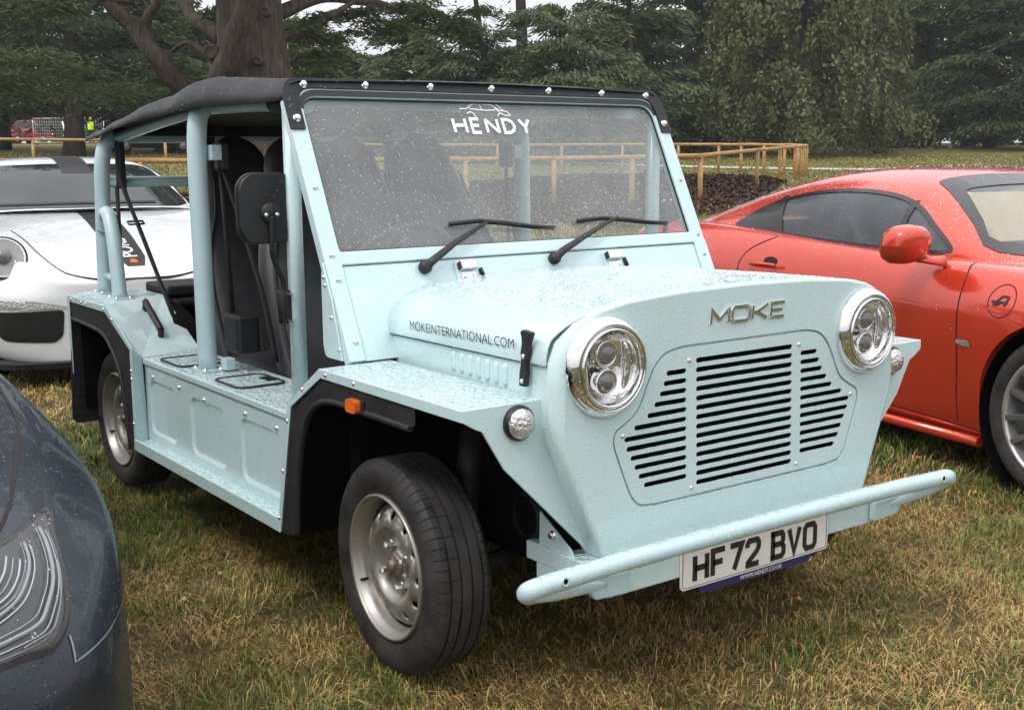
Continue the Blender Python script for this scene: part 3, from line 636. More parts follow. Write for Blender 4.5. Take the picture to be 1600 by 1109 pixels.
# --- side boxes, sills
for s in (-1, 1):
    Y = lambda y: s*y
    m = MB(); yo = .742; yi = .505
    top = [(-.385, .600), (-1.665, .600), (-1.935, .7535)]
    # lid of the box and slope up to the rear deck
    m.box(-1.668, -.380, *sorted((Y(yi), Y(yo))), .578, .600); m.add([(-1.668, Y(yo), .600), (-1.668, Y(yi), .600), (-1.75, Y(yi), .600)], [(0, 1, 2)])
    lid = m.build('box_lid', M['blue'], moke, .004)
    # side panel with three pressed recesses
    rec = [(-1.630, -1.375), (-1.245, -.960), (-.842, -.560)]
    holes = [roundpoly([(a, .335), (b, .335), (b, .530), (a, .530)], .045, 5) for a, b in rec]
    m = MB(); pan = [(-1.668, .305), (-.475, .305), (-.415, .5775), (-1.668, .5775)]
    m.plate(pan, lambda a, b: (a, Y(.735), b), holes)
    for h in holes:
        hi = offset(h, .012); n_ = len(h); V = [(a, Y(.735), b) for a, b in h]+[(a, Y(.7275), b) for a, b in hi]
        m.add(V, [(k, (k+1) % n_, n_+(k+1) % n_, n_+k) for k in range(n_)], True); m.plate(hi, lambda a, b: (a, Y(.7275), b))
    sp = m.build('side_panel', M['blue'], moke, fix=True); esplit(sp, 25)
    for x, z in ((-1.585, .542), (-1.335, .543), (-1.12, .535), (-.80, .545), (-.585, .540)): bolt((x, Y(.735), z), (0, s, 0), BM_M, sp)
    m = MB(); m.box(-1.668, -.478, *sorted((Y(.45), Y(.7855))), .290, .305); m.box(-1.668, -.476, *sorted((Y(.7825), Y(.7885))), .272, .314); m.build('sill', M['blue'], moke, .003)
    m = MB(); m.box(-1.668, -.40, *sorted((Y(.50), Y(.515))), .30, .58); m.build('box_inner_wall', M['blue'], moke)
    for a, b in ((-1.585, -1.375), (-1.095, -.895)):      # lockable hatches in the lid
        hh = rrect(a, b, .552, .712, .03, 4); T = lambda x, y, z=.6006: (x, Y(y), z)
        m = MB(); m.plate(hh, lambda x, y: T(x, y, .603), (), lambda x, y: T(x, y, .599)); ht = m.build('hatch', M['blue'], lid)
        m = MB(); m.tube([T(x, y, .603) for x, y in hh]+[T(*hh[0], .603), T(*hh[1], .603)], .0045, 6, caps=False); m.build('hatch_seal', M['black'], ht)
        m = MB(); m.box(a+.07, b-.06, *sorted((Y(.560), Y(.590))), .603, .607); m.build('hatch_latch', M['black'], ht, .002)
    # ---- rear wings
    m = MB()
    sk = [((-1.668, .742, .6005), (-1.745, .50, .6005), (-2.10, .50, .770), (-1.945, .742, .770)), ((-1.945, .742, .770), (-2.10, .50, .770), (-2.385, .50, .770), (-2.385, .742, .770)), ((-1.745, .50, .6005), (-1.745, .50, .30), (-2.10, .50, .30), (-2.10, .50, .770)), ((-2.10, .50, .770), (-2.10, .50, .30), (-2.385, .50, .30), (-2.385, .50, .770))]
    for q in sk: m.add([(a, Y(b), c) for a, b, c in q], [(0, 1, 2, 3)])
    # outer bevel strip: from the inner edge line to the flange
    m.add([(-1.668, Y(.742), .600), (-1.945, Y(.742), .770), (-1.905, Y(.787), .762), (-1.640, Y(.787), .640)], [(0, 1, 2, 3)])
    m.add([(-1.945, Y(.742), .770), (-2.385, Y(.742), .770), (-2.385, Y(.787), .762), (-1.905, Y(.787), .762)], [(0, 1, 2, 3)])
    m.add([(-1.640, Y(.787), .640), (-1.668, Y(.742), .600), (-1.672, Y(.732), .300), (-1.652, Y(.787), .300)], [(0, 1, 2, 3)])
    fl = [(-2.385, .764), (-1.905, .764), (-1.638, .642), (-1.650, .272), (-1.668, .272), (-1.664, .632), (-1.915, .740), (-2.360, .740), (-2.366, .45), (-2.388, .45)]
    m.plate(fl, lambda a, b: (a, Y(.7872), b), (), lambda a, b: (a, Y(.7842), b))
    m.plate([(.787, .764), (.787, .45), (.74, .45), (.74, .764)], lambda a, b: (-2.388, Y(a), b), (), lambda a, b: (-2.384, Y(a), b))
    rf = m.build('rear_fender', M['blue'], moke, .003)
    for x, z in ((-2.33, .752), (-2.20, .752), (-2.14, .752), (-1.93, .750), (-1.84, .722), (-1.655, .56), (-1.655, .53), (-1.66, .37)): bolt((x, Y(.7872), z), (0, s, 0), BM_S, rf)
    m = MB(); out = [(-2.362, .740), (-1.915, .740), (-1.664, .630), (-1.669, .272), (-1.735, .262)]; inn = [(-1.760, .40), (-1.800, .52), (-1.87, .60), (-1.97, .652), (-2.10, .665), (-2.362, .672)]
    m.plate(out+inn, lambda a, b: (a, Y(.781), b), (), lambda a, b: (a, Y(.776), b)); li = m.build('arch_liner', M['liner'], moke, .003)
    lip = smoothpath([(a, Y(.779), b) for a, b in [(-1.735, .262)]+inn], 5); m = MB(); m.tube(lip, .009, 8); m.build('liner_lip', M['liner'], li)
    m = MB(); tun = smoothpath([(-1.72, 0, .28), (-1.75, 0, .44), (-1.80, 0, .58), (-1.9, 0, .68), (-2.1, 0, .74), (-2.3, 0, .745)], 4)
    m.grid([[(p.x, Y(.776), p.z) for p in tun], [(p.x, Y(.45), p.z) for p in tun]]); m.build('wheel_tunnel', M['dark'], moke, fix=False)
    # mud flap with raised ribs
    m = MB(); m.plate(roundpoly([(.50, .70), (.780, .70), (.800, .27), (.785, .245), (.52, .245), (.50, .27)], .02, 3), lambda a, b: (-2.372, Y(a), b), (), lambda a, b: (-2.380, Y(a), b)); mf = m.build('mud_flap', M['liner'], moke)
    for k in range(6): m = MB(); m.box(-2.372, -2.368, *sorted((Y(.53), Y(.785))), .275+k*.042, .2785+k*.042); m.build('rib', M['black'], mf)
    # grab handle on the slope
    m = MB(); P = [(-1.962, Y(.622), .715), (-1.952, Y(.622), .765), (-1.800, Y(.622), .674), (-1.815, Y(.622), .617)]
    m.tube([P[0], P[1]], .0115, 8); m.tube([P[1], P[2]], .0135, 6); m.tube([P[2], P[3]], .0115, 8); m.lathe([(.0, -.0135), (.0135, 0), (0, .0135)], 8, (0, 1, 0), P[1]); m.build('grab_handle', M['black'], moke, .002)
# floor tub, rear deck, dash
m = MB(); m.box(-2.40, -.26, -.52, .52, .27, .30); m.box(-.31, -.295, -.64, .64, .30, .86); m.build('floor_tub', M['blue'], moke)
m = MB(); m.box(-2.382, -2.362, -.745, .745, .30, .76); m.box(-2.36, -1.8, -.50, .50, .30, .62); m.build('battery_deck', M['dark'], moke)
m = MB(); m.box(-2.36, -2.10, -.48, .10, .76, .80); m.box(-2.28, -2.06, -.46, -.1, .72, .75); m.build('folded_canvas', M['canvas'], moke, .01)
m = MB(); m.box(-.44, -.36, -.62, .62, .86, .985); m.build('dashboard', M['seat'], moke, .015)
m = MB(); c = Vector((-.68, -.27, .955)); ax = Vector((-.80, 0, .60)).normalized(); a = Vector((0, 1, 0)); b = ax.cross(a)
m.tube([c+(a*math.cos(t)+b*math.sin(t))*.17 for t in np.linspace(0, 2*PI, 41)], .014, 10, caps=False)
for t in (0.2, PI-.2, -PI/2): m.tube([c, c+(a*math.cos(t)+b*math.sin(t))*.165], .011, 6)
m.tube([c, c-ax*.34], .022, 10); m.build('steering_wheel', M['seat'], moke)
# --- seats
def seat(x, y, zb=.36):
    s_ = bpy.data.objects.new('seat', None); COL.objects.link(s_); s_.parent = moke; s_.location = (x, y, 0)
    G = []      # backrest: sections up the recline
    for t, w, th in ((0, .235, .06), (.12, .245, .075), (.3, .245, .08), (.48, .235, .07), (.60, .205, .06), (.72, .155, .055), (.84, .138, .055), (.93, .120, .05), (.98, .085, .04), (1.0, .02, .02)):
        z = .54+t*.825; cx = -.36*t; row = []
        for k in range(20):
            a = 2*PI*k/20; ca, sa = math.cos(a), math.sin(a)
            row.append((cx+th*math.copysign(abs(ca)**.8, ca)-.012*(abs(sa) < .5)*(ca > 0), w*math.copysign(abs(sa)**.6, sa), z+.02*ca))
        row.append(row[0]); G.append(row)
    m = MB(); m.grid(G); bk = link('backrest', m.mesh('backrest'), M['seat'], s_); bk.modifiers.new('s', 'SUBSURF').levels = 1; bk.modifiers['s'].render_levels = 1
    for sg in (1, -1):
        P = smoothpath([(-.36*t+.062, sg*w*.93, .54+t*.825) for t, w in ((0, .225), (.2, .235), (.4, .23), (.55, .20), (.68, .155), (.85, .128))], 4)
        m = MB(); m.tube(P, .006, 6); m.build('piping', M['black'], bk)
        m = MB(); m.tube(smoothpath([(.0-.36*t+.055, sg*.075, .56+t*.8) for t in (0, .2, .4, .6)], 3), .004, 5); m.build('stitch_channel', M['black'], bk)
    m = MB(); G = []
    for t, th in ((-.02, .02), (.05, .065), (.2, .075), (.35, .075), (.45, .06), (.50, .02)):
        row = [(t, .25*math.copysign(abs(math.sin(a))**.6, math.sin(a)), .54+th*math.copysign(abs(math.cos(a))**.8, math.cos(a))) for a in np.linspace(0, 2*PI, 21)]; G.append(row)
    m.grid(G); cu = link('cushion', m.mesh('cushion'), M['seat'], s_); cu.modifiers.new('s', 'SUBSURF').levels = 1
    m = MB(); m.box(-.08, .44, -.19, .19, .30, .50); m.build('seat_base', M['dark'], s_)
    return s_
for x, y in ((-1.06, -.25), (-1.06, .25), (-1.62, -.245), (-1.62, .245)): seat(x, y)
# --- wheels
def wheel(name, parent, x, y, z, s, rt=.277, w=.158, rr=.185, mats=('rubber', 'steel')):
    """wheel whose outer side faces s*y"""
    ro = bpy.data.objects.new(name, None); COL.objects.link(ro); ro.parent = parent; ro.location = (x, y, z)
    if s > 0: ro.rotation_euler = (0, 0, PI)
    return ro
def tyre_mesh(rt, w, rr, blocks=66, grooves=(-.042, -.014, .016, .046)):
    # profile across the tyre; outer side at -w/2
    prof = [(rr-.004, -w/2+.022), (rr+.004, -w/2+.010), (rr+.020, -w/2+.002), (rr+.045, -w/2-.004), (rt-.030, -w/2-.002), (rt-.014, -w/2+.006), (rt-.006, -w/2+.014)]
    tread = []; g0 = -w/2+.020; edges = [g0]+[q for g in grooves for q in (g-.0035, g-.0028, g+.0028, g+.0035)]+[w/2-.020]
    for i, e in enumerate(edges):
        k = (i-1) % 4; deep = (0 < i < len(edges)-1) and k in (1, 2); tread.append((rt-(.007 if deep else 0)-.0025*(abs(e)/(w/2))**2, e))
    prof += tread + [(rt-.006, w/2-.014), (rt-.014, w/2-.006), (rt-.030, w/2+.002), (rr+.02, w/2), (rr, w/2-.02)]
    seg = blocks*3; m = MB(); nP = len(prof); V = []
    for k in range(seg):
        for i, (r_, h) in enumerate(prof):
            a = 2*PI*(k+ (.0))/seg; skew = .010*(h/(w/2))
            a2 = a + (skew if 5 <= i < nP-5 else 0)
            r2_ = r_
            if k % 3 == 0:
                zone = (h < grooves[0]-.003 and 5 <= i) or (h > grooves[-1]+.003 and i < nP-3) or (grooves[1]-.030 < h < grooves[1]-.002 and k % 2 == 0)
                if zone: r2_ = r_-.0045
            V.append((r2_*math.sin(a2), h, r2_*math.cos(a2)))
    # narrow the sipe: move every k%3==1 ring close to its sipe
    V2 = []
    for k in range(seg):
        for i, (r_, h) in enumerate(prof):
            p = V[k*nP+i]
            if k % 3 != 0:
                base = (k//3)*3; d = .16 if k % 3 == 1 else 2.84; a = 2*PI*(base+d)/seg; skew = .010*(h/(w/2)) if 5 <= i < nP-5 else 0
                rr_ = math.hypot(p[0], p[2]); p = (rr_*math.sin(a+skew), h, rr_*math.cos(a+skew))
            V2.append(p)
    F = [(k*nP+i, ((k+1) % seg)*nP+i, ((k+1) % seg)*nP+i+1, k*nP+i+1) for k in range(seg) for i in range(nP-1)]
    m.add(V2, F, True); me = m.mesh('tyre'); return me
ty_me = tyre_mesh(.2705, .158, .181)
def steel_rim_mesh():
    m = MB(); w0 = -.079
    m.lathe([(.190, w0+.020), (.1905, w0+.006), (.187, w0+.001), (.183, w0+.002), (.1805, w0+.007), (.179, w0+.014), (.172, w0+.020), (.169, w0+.032), (.166, w0+.050), (.160, w0+.056), (.158, w0+.070), (.157, w0+.10)], 72)
    hy = lambda r_: w0 + np.interp(r_, [0, .028, .036, .07, .082, .096, .108, .130, .150, .158], [.040, .040, .046, .050, .044, .026, .022, .026, .040, .052])
    n_ = 12; ring = circ(0, 0, .158, 72); ins = circ(0, 0, .108, 72); hol = []
    for k in range(n_):
        a = 2*PI*(k+.5)/n_; cx, cy = .1335*math.cos(a), .1335*math.sin(a); hol.append([(cx+.0115*math.cos(t)*math.cos(a)-.0115*math.sin(t)*math.sin(a), cy+.0115*math.cos(t)*math.sin(a)+.0115*math.sin(t)*math.cos(a)) for t in np.linspace(0, 2*PI, 13)[:-1]])
    # ring of radial strips with holes: tessellate sector by sector so the surface can curve
    for k in range(n_):
        a0, a1 = 2*PI*k/n_, 2*PI*(k+1)/n_; A = np.linspace(a0, a1, 7); rad = [.108, .119, .130, .1385, .148, .158]
        outer = [(.158*math.cos(a), .158*math.sin(a)) for a in A]+[(r_*math.cos(a1), r_*math.sin(a1)) for r_ in reversed(rad[1:-1])]+[(.108*math.cos(a), .108*math.sin(a)) for a in reversed(A)]+[(r_*math.cos(a0), r_*math.sin(a0)) for r_ in rad[1:-1]]
        m.plate(outer, lambda a, b: (a, hy(math.hypot(a, b)), b), [hol[k]]); m.sm[-1] = m.sm[-1]
        h_ = hol[k]; V = [(a, hy(math.hypot(a, b)), b) for a, b in h_]+[(a*.985, hy(math.hypot(a, b))+.006, b*.985) for a, b in h_]
        m.add(V, [(i, (i+1) % 12, 12+(i+1) % 12, 12+i) for i in range(12)], True)
    for i in range(len(m.sm)): m.sm[i] = True
    m.lathe([(.108, w0+.022), (.100, w0+.0235), (.096, w0+.026), (.090, w0+.034), (.082, w0+.044), (.070, w0+.050), (.045, w0+.048), (.036, w0+.046), (.034, w0+.040), (.028, w0+.040)], 72)
    return m.mesh('rim', merge=.0004)
rim_me = steel_rim_mesh(); rim_me.transform(Matrix.Diagonal((.965, 1, .965, 1))); rim_me.materials.append(M['steel']); ty_me.materials.append(M['rubber'])
m = MB(); m.lathe([(.156, -.03), (.156, .06), (.0, .06)], 40); m.lathe([(.157, -.005), (.0, -.005)], 40); back_me = m.mesh('b'); back_me.materials.append(M['dark'])
m = MB(); m.lathe([(.034, -.040), (.033, -.046), (.026, -.050), (.016, -.050), (.015, -.058), (.009, -.062), (0, -.062)], 24); hub_me = m.mesh('hub'); hub_me.materials.append(M['hub'])
m = MB(); m.lathe([(.0115, -.026), (.0115, -.034), (.009, -.036), (.009, -.050), (.006, -.056), (0, -.057)], 6, smooth=False); nut_me = m.mesh('nut'); nut_me.materials.append(M['bolt'])
m = MB(); m.tube([(0, -.045, -.165), (0, -.068, -.158)], .004, 6); val_me = m.mesh('valve'); val_me.materials.append(M['black'])
for x, s in ((0, -1), (0, 1), (-2.14, -1), (-2.14, 1)):
    yc = (.652 if x == 0 else .617)*s
    wh = wheel('wheel', moke, x+(-.012 if x == 0 else 0), yc, .2895, s)
    if x == 0: wh.rotation_euler.z += R(-2)
    spin = R(17 if x == 0 else 40)
    for nm, me_ in (('tyre', ty_me), ('rim', rim_me), ('brake_drum', back_me), ('hub', hub_me), ('valve', val_me)):
        o = link(nm, me_, None, wh); (esplit(o, 26) if nm == 'tyre' else None); o.rotation_euler = (0, spin if nm != 'valve' else R(62), 0)
    for k in range(4):
        a = spin+R(45)+k*PI/2; link('wheel_nut', nut_me, None, wh, (.054*math.sin(a), -.004, .054*math.cos(a)))
# ================================================================ other cars
def tab(xs, ys): return lambda x: float(np.interp(-x, [-a for a in xs], ys))
def car_shell(name, X, T, mat, parent, lv=2, deckfn=None):
    """closed body lofted through stations; T: dict of tables along X"""
    f = {k: tab(X, v) for k, v in T.items()}; rows = []
    for x in X:
        ws, wl, wm, wh, zb, zs, zd = (f[k](x) for k in ('ws', 'wl', 'wm', 'wh', 'zb', 'zs', 'zd')); zl, zm = f['zl'](x), f['zm'](x)
        hf = [(0, zb), (ws*.9, zb), (ws, zb+.02), (wl, zl), (wm, zm), (wm*.995, (zm+zs)/2-.01), (wh+.025, zs-.045), (wh-.01, zs-.004), (wh-.07, zs+.006), (wh*.72, zs*.55+zd*.45), (wh*.36, zs*.1+zd*.9), (0, zd)]
        xo = f['sw'](x) if 'sw' in f else 0
        P = [(x-xo*(y/max(.01, wm))**2, y, z) for y, z in hf]; P = P+[(p[0], -p[1], p[2]) for p in reversed(P[1:-1])]; rows.append(P)
    m = MB(); n = len(rows[0]); V = [p for r_ in rows for p in r_]
    F = [(i*n+j, i*n+(j+1) % n, (i+1)*n+(j+1) % n, (i+1)*n+j) for i in range(len(rows)-1) for j in range(n)]
    h = n//2
    for base, rev in ((0, 0), ((len(rows)-1)*n, 1)):
        for j in range(h-1):
            a, b, c, d = base+j, base+j+1, base+(n-j-1) % n, base+(n-j) % n
            q = (a, b, c, d) if j else (a, b, c)
            if b == c: q = (a, b, d)
            F.append(tuple(q))
        F.append((base+h-1, base+h, base+h+1))
    m.add(V, F, True); o = link(name, m.mesh(name), mat, parent); s = o.modifiers.new('s', 'SUBSURF'); s.levels = lv; s.render_levels = lv; bake(o)
    o.data.polygons.foreach_set('use_smooth', [True]*len(o.data.polygons)); return o
def cabin_shell(name, X, yb, zt, z0, mat, parent, py=.55, pz=.75, sweep=0, lv=2):
    rows = []
    for x, Y, Z in zip(X, yb, zt):
        row = []
        for k in range(17):
            t = PI*k/16; ca, sa = math.cos(t), math.sin(t)
            y = Y*math.copysign(abs(ca)**py, ca); z = z0+(Z-z0)*abs(sa)**pz; row.append((x-sweep*(y*y), y, z))
        rows.append(row[::-1])
    m = MB(); m.grid(rows); o = link(name, m.mesh(name, fix=False), mat, parent); s = o.modifiers.new('s', 'SUBSURF'); s.levels = lv; s.render_levels = lv; bake(o); return o
def bvh(o):
    me = o.data; return BVHTree.FromPolygons([v.co for v in me.vertices], [tuple(p.vertices) for p in me.polygons])
def project(loops, tree, frm, mapf, d, off=.002, res=.05):
    """2-D loops pushed onto a surface along direction d; mapf(a,b) is the start point"""
    tri = fill2d(loops); pts = [q for l in loops for q in l]
    bm = bmesh.new(); vs_ = [bm.verts.new((a, b, 0)) for a, b in pts]
    for t in tri:
        try: bm.faces.new([vs_[i] for i in t])
        except ValueError: pass
    for _ in range(6):
        e = [e for e in bm.edges if e.calc_length() > res]
        if not e: break
        bmesh.ops.subdivide_edges(bm, edges=e, cuts=1); bmesh.ops.triangulate(bm, faces=bm.faces)
    D = Vector(d).normalized(); dead = []
    for v in bm.verts:
        p = Vector(mapf(v.co.x, v.co.y)); h, n_, i, ds = tree.ray_cast(p, D)
        if h is None: dead.append(v); continue
        if n_.dot(D) > 0: n_ = -n_
        v.co = h + n_*off
    if dead: bmesh.ops.delete(bm, geom=dead, context='VERTS')
    bmesh.ops.recalc_face_normals(bm, faces=bm.faces)
    me = bpy.data.meshes.new('patch'); bm.to_mesh(me); bm.free()
    me.polygons.foreach_set('use_smooth', [True]*len(me.polygons)); return me
def ribbon(line, w, tree, mapf, d, off=.0015, closed=False):
    P = [Vector(p) for p in line]
    if closed: P.append(P[0])
    m = MB(); D = Vector(d).normalized(); rows = []
    for i, p in enumerate(P):
        t = (P[min(i+1, len(P)-1)]-P[max(0, i-1)]).normalized(); n2 = Vector((-t.y, t.x))
        row = []
        for s_ in (-.5, .5):
            q = p+n2*w*s_; h, n_, _, _ = tree.ray_cast(Vector(mapf(q.x, q.y)), D)
            if h is None: row = None; break
            if n_.dot(D) > 0: n_ = -n_
            row.append(h+n_*off)
        if row is None:
            if len(rows) > 1: m.grid(rows)
            rows = []
        else: rows.append(row)
    if len(rows) > 1: m.grid(rows)
    return m.mesh('ribbon', fix=False) if m.v else None
def fine(P, d=.03, closed=False):
    o = []; m = len(P)
    for i in range(m if closed else m-1):
        a, b = Vector(P[i]), Vector(P[(i+1) % m]); n_ = max(1, int((b-a).length/d)); o += [tuple(a.lerp(b, k/n_)) for k in range(n_)]
    if not closed: o.append(tuple(P[-1]))
    return o
def sm2(P, n=5, closed=False):
    if closed:
        q = smoothpath([(a, b, 0) for a, b in ([P[-1]]+list(P)+[P[0], P[1]])], n); q = q[n:-n-1+0]
        return [(p.x, p.y) for p in q][:len(P)*n]
    return [(p.x, p.y) for p in smoothpath([(a, b, 0) for a, b in P], n)]
def cut(o, cutters):
    tmp = []
    for me_ in cutters:
        c = bpy.data.objects.new('cutter', me_); COL.objects.link(c); c.parent = o.parent; tmp.append(c)
        b = o.modifiers.new('b', 'BOOLEAN'); b.object = c; b.operation = 'DIFFERENCE'; b.solver = 'EXACT'
    bpy.context.view_layer.update(); bake(o)
    for c in tmp: bpy.data.objects.remove(c)
    esplit(o, 40); return o
def prism(P, fn, fn2): m = MB(); m.plate(P, fn, (), fn2); return m.mesh('prism')
def cyl_mesh(x, z, r, y0, y1, n=48):
    m = MB(); P = circ(x, z, r, n); m.plate(P, lambda a, b: (a, y0, b), (), lambda a, b: (a, y1, b)); return m.mesh('cyl')
def alloy(parent, x, y, z, s, rt, rr, w, n, mats, spin=0, style='V'):
    ro = bpy.data.objects.new('wheel', None); COL.objects.link(ro); ro.parent = parent; ro.location = (x, y, z)
    if s > 0: ro.rotation_euler = (0, 0, PI)
    link('tyre', tyre_mesh(rt, w, rr, 48, (-.05, -.018, .018, .05)), M['rubber'], ro)
    m = MB(); h = -w/2
    m.lathe([(rr+.006, h+.016), (rr+.005, h+.004), (rr-.002, h+.002), (rr-.010, h+.006), (rr-.014, h+.02), (rr-.022, h+.10), (rr-.03, h+.16)], 64); m.build('rim', M[mats[0]], ro)
    m = MB(); m.lathe([(rr-.02, h+.12), (.12, h+.12), (.12, h+.10), (0, h+.10)], 40); m.build('brake_disc', M['liner'], ro)
    for k in range(n):
        a0 = 2*PI*k/n+spin; m = MB()
        for da, db in (((-.10, -.20), (.10, .20)) if style == 'V' else ((0, 0),)):
            pass
        for sg in ((-1, 1) if style == 'V' else (0,)):
            ai, ao = a0+sg*.10, a0+sg*.24; ri, ro_ = .055, rr-.006
            pi_ = Vector((math.sin(ai)*ri, h+.030, math.cos(ai)*ri)); po = Vector((math.sin(ao)*ro_, h+.006, math.cos(ao)*ro_)); t = (po-pi_).normalized(); sd_ = t.cross(Vector((0, 1, 0))).normalized()
            wv = [(pi_, .016), ((pi_+po)/2, .012), (po, .014)]
            V = []
            for p, ww in wv: V += [p-sd_*ww+Vector((0, .028, 0)), p-sd_*ww*.8, p+sd_*ww*.8, p+sd_*ww+Vector((0, .028, 0))]
            m.add(V, [(4*i+j, 4*i+j+1, 4*i+j+5, 4*i+j+4) for i in range(2) for j in range(3)]+[(0, 1, 2, 3)])
        m.build('spoke', M[mats[1]], ro, .001)
    m = MB(); m.lathe([(.07, h+.05), (.066, h+.034), (.055, h+.026), (.034, h+.026), (.030, h+.018), (.0, h+.016)], 32); m.build('hub', M[mats[1]], ro)
    return ro
# ---------------------------------------------------------------- orange-red coupe on the right
M['red'] = paint('orange_red_metallic', (.60, .046, .018), .22, metal=.25, coat=1.0, drop=.30, dscale=170, wet=False)
M['seam'] = plain('panel_gap', (.012, .008, .008), .8)
M['frit'] = plain('black_glass_border', (.03, .03, .033), .12, drop=.8)
M['alloy_dark'] = plain('dark_alloy', (.05, .05, .052), .35, metal=.6)
M['alloy_grey'] = plain('brushed_alloy', (.50, .49, .49), .3, metal=.7)
M['alloy_mid'] = plain('machined_alloy', (.26, .255, .25), .32, metal=.75)
M['lamp_black'] = plain('lamp_black', (.012, .013, .015), .25)
M['lamp_metal'] = plain('lamp_metal', (.40, .42, .44), .12, metal=.9)
M['tan'] = plain('tan_panel_finish', (.70, .50, .26), .7)
M['paper'] = plain('paper', (.75, .55, .42), .8, vary=.2, vscale=40)
red = thing('sports_coupe', 'orange-red two-door coupe with grey alloy wheels, standing right of the pale blue car', 'car', (.33, 2.82, 0), R(-10))
X = [.84, .78, .62, .38, .0, -.40, -.80, -1.3, -1.8, -2.2, -2.6, -3.0, -3.2, -3.28]
T = dict(ws=[.30, .52, .68, .77, .80, .785, .775, .77, .775, .80, .82, .78, .68, .5], wl=[.33, .58, .74, .83, .86, .835, .795, .79, .815, .86, .875, .83, .73, .55],
         wm=[.35, .62, .78, .86, .88, .872, .85, .85, .87, .895, .90, .85, .76, .6], wh=[.30, .52, .66, .75, .79, .79, .785, .785, .79, .80, .79, .74, .66, .5],
         zb=[.24, .17, .15, .14, .14, .14, .14, .14, .14, .15, .16, .22, .28, .35], zl=[.30, .30, .32, .33, .34, .34, .34, .34, .34, .36, .38, .4, .42, .45],
         zm=[.40, .44, .50, .55, .60, .60, .60, .60, .61, .62, .63, .63, .62, .6], zs=[.50, .56, .66, .76, .835, .86, .87, .89, .92, .94, .94, .91, .86, .78], zd=[.53, .59, .67, .74, .82, .885, .87, .86, .86, .90, .93, .90, .85, .76])
body = car_shell('body', X, T, M['red'], red)
tree_b = bvh(body)
cut(body, [cyl_mesh(0, .31, .372, .45, 1.1), cyl_mesh(0, .31, .372, -1.1, -.45), cyl_mesh(-2.42, .31, .375, .45, 1.1), cyl_mesh(-2.42, .31, .375, -1.1, -.45)])
for x in (0, -2.42):
    m = MB(); P = circ(x, .31, .371, 40); m.plate(P, lambda a, b: (a, -.46, b), (), lambda a, b: (a, .46, b))
    for s in (1, -1): m.grid([[(a, s*.46, b) for a, b in P+[P[0]]], [(x+(a-x)*.995, s*.83, .31+(b-.31)*.995) for a, b in P+[P[0]]]])
    m.build('wheel_well', M['dark'], body, fix=False)
    for s in (1, -1): alloy(red, x, s*(.745 if x == 0 else .755), .318, s, .318, .240, .21, 7, ('alloy_grey', 'alloy_mid'), spin=.35)
cx_ = [-.28, -.42, -.56, -.74, -.92, -1.12, -1.4, -1.7, -2.0, -2.3, -2.55, -2.8]
cab = cabin_shell('cabin', cx_, [.62, .68, .715, .735, .745, .75, .75, .745, .73, .70, .65, .58], [.865, .925, 1.0, 1.10, 1.185, 1.235, 1.245, 1.215, 1.15, 1.07, 1.00, .94], .83, M['red'], red, py=.5, pz=.78, sweep=.12)
tree_c = bvh(cab)
wside = sm2([(-2.13, .925), (-2.02, 1.0), (-1.86, 1.065), (-1.62, 1.115), (-1.36, 1.135), (-1.12, 1.125), (-.95, 1.085), (-.80, 1.0), (-.665, .888), (-.95, .882), (-1.30, .888), (-1.70, .905)], 4, True)
wscr = sm2([(-.63, .895), (-.58, 1.0), (-.49, 1.135), (-.44, 1.175), (-.25, 1.195), (0, 1.20), (.25, 1.195), (.44, 1.175), (.49, 1.135), (.58, 1.0), (.63, .895), (.35, .885), (0, .88), (-.35, .885)], 3, True)
def ccw(P):
    a = sum(P[i-1][0]*P[i][1]-P[i][0]*P[i-1][1] for i in range(len(P))); return P if a > 0 else P[::-1]
wside, wscr = ccw(wside), ccw(wscr); wtail = ccw(sm2([(-.50, .96), (-.42, 1.12), (0, 1.14), (.42, 1.12), (.50, .96), (0, .95)], 4, True))
md = cab.modifiers.new('s', 'SOLIDIFY'); md.thickness = .018; md.offset = -1; bpy.context.view_layer.update(); bake(cab)
ws_in = inset(wside, .014); wc_in = [(a*.925, 1.04+(b-1.04)*.735) for a, b in wscr]
cut(cab, [prism(ws_in, lambda a, b: (a, -1, b), lambda a, b: (a, 1, b)), prism(wc_in, lambda a, b: (-.1, a, b), lambda a, b: (-1.12, a, b))])
sideL, sideR = (lambda a, b: (a, 2, b)), (lambda a, b: (a, -2, b))
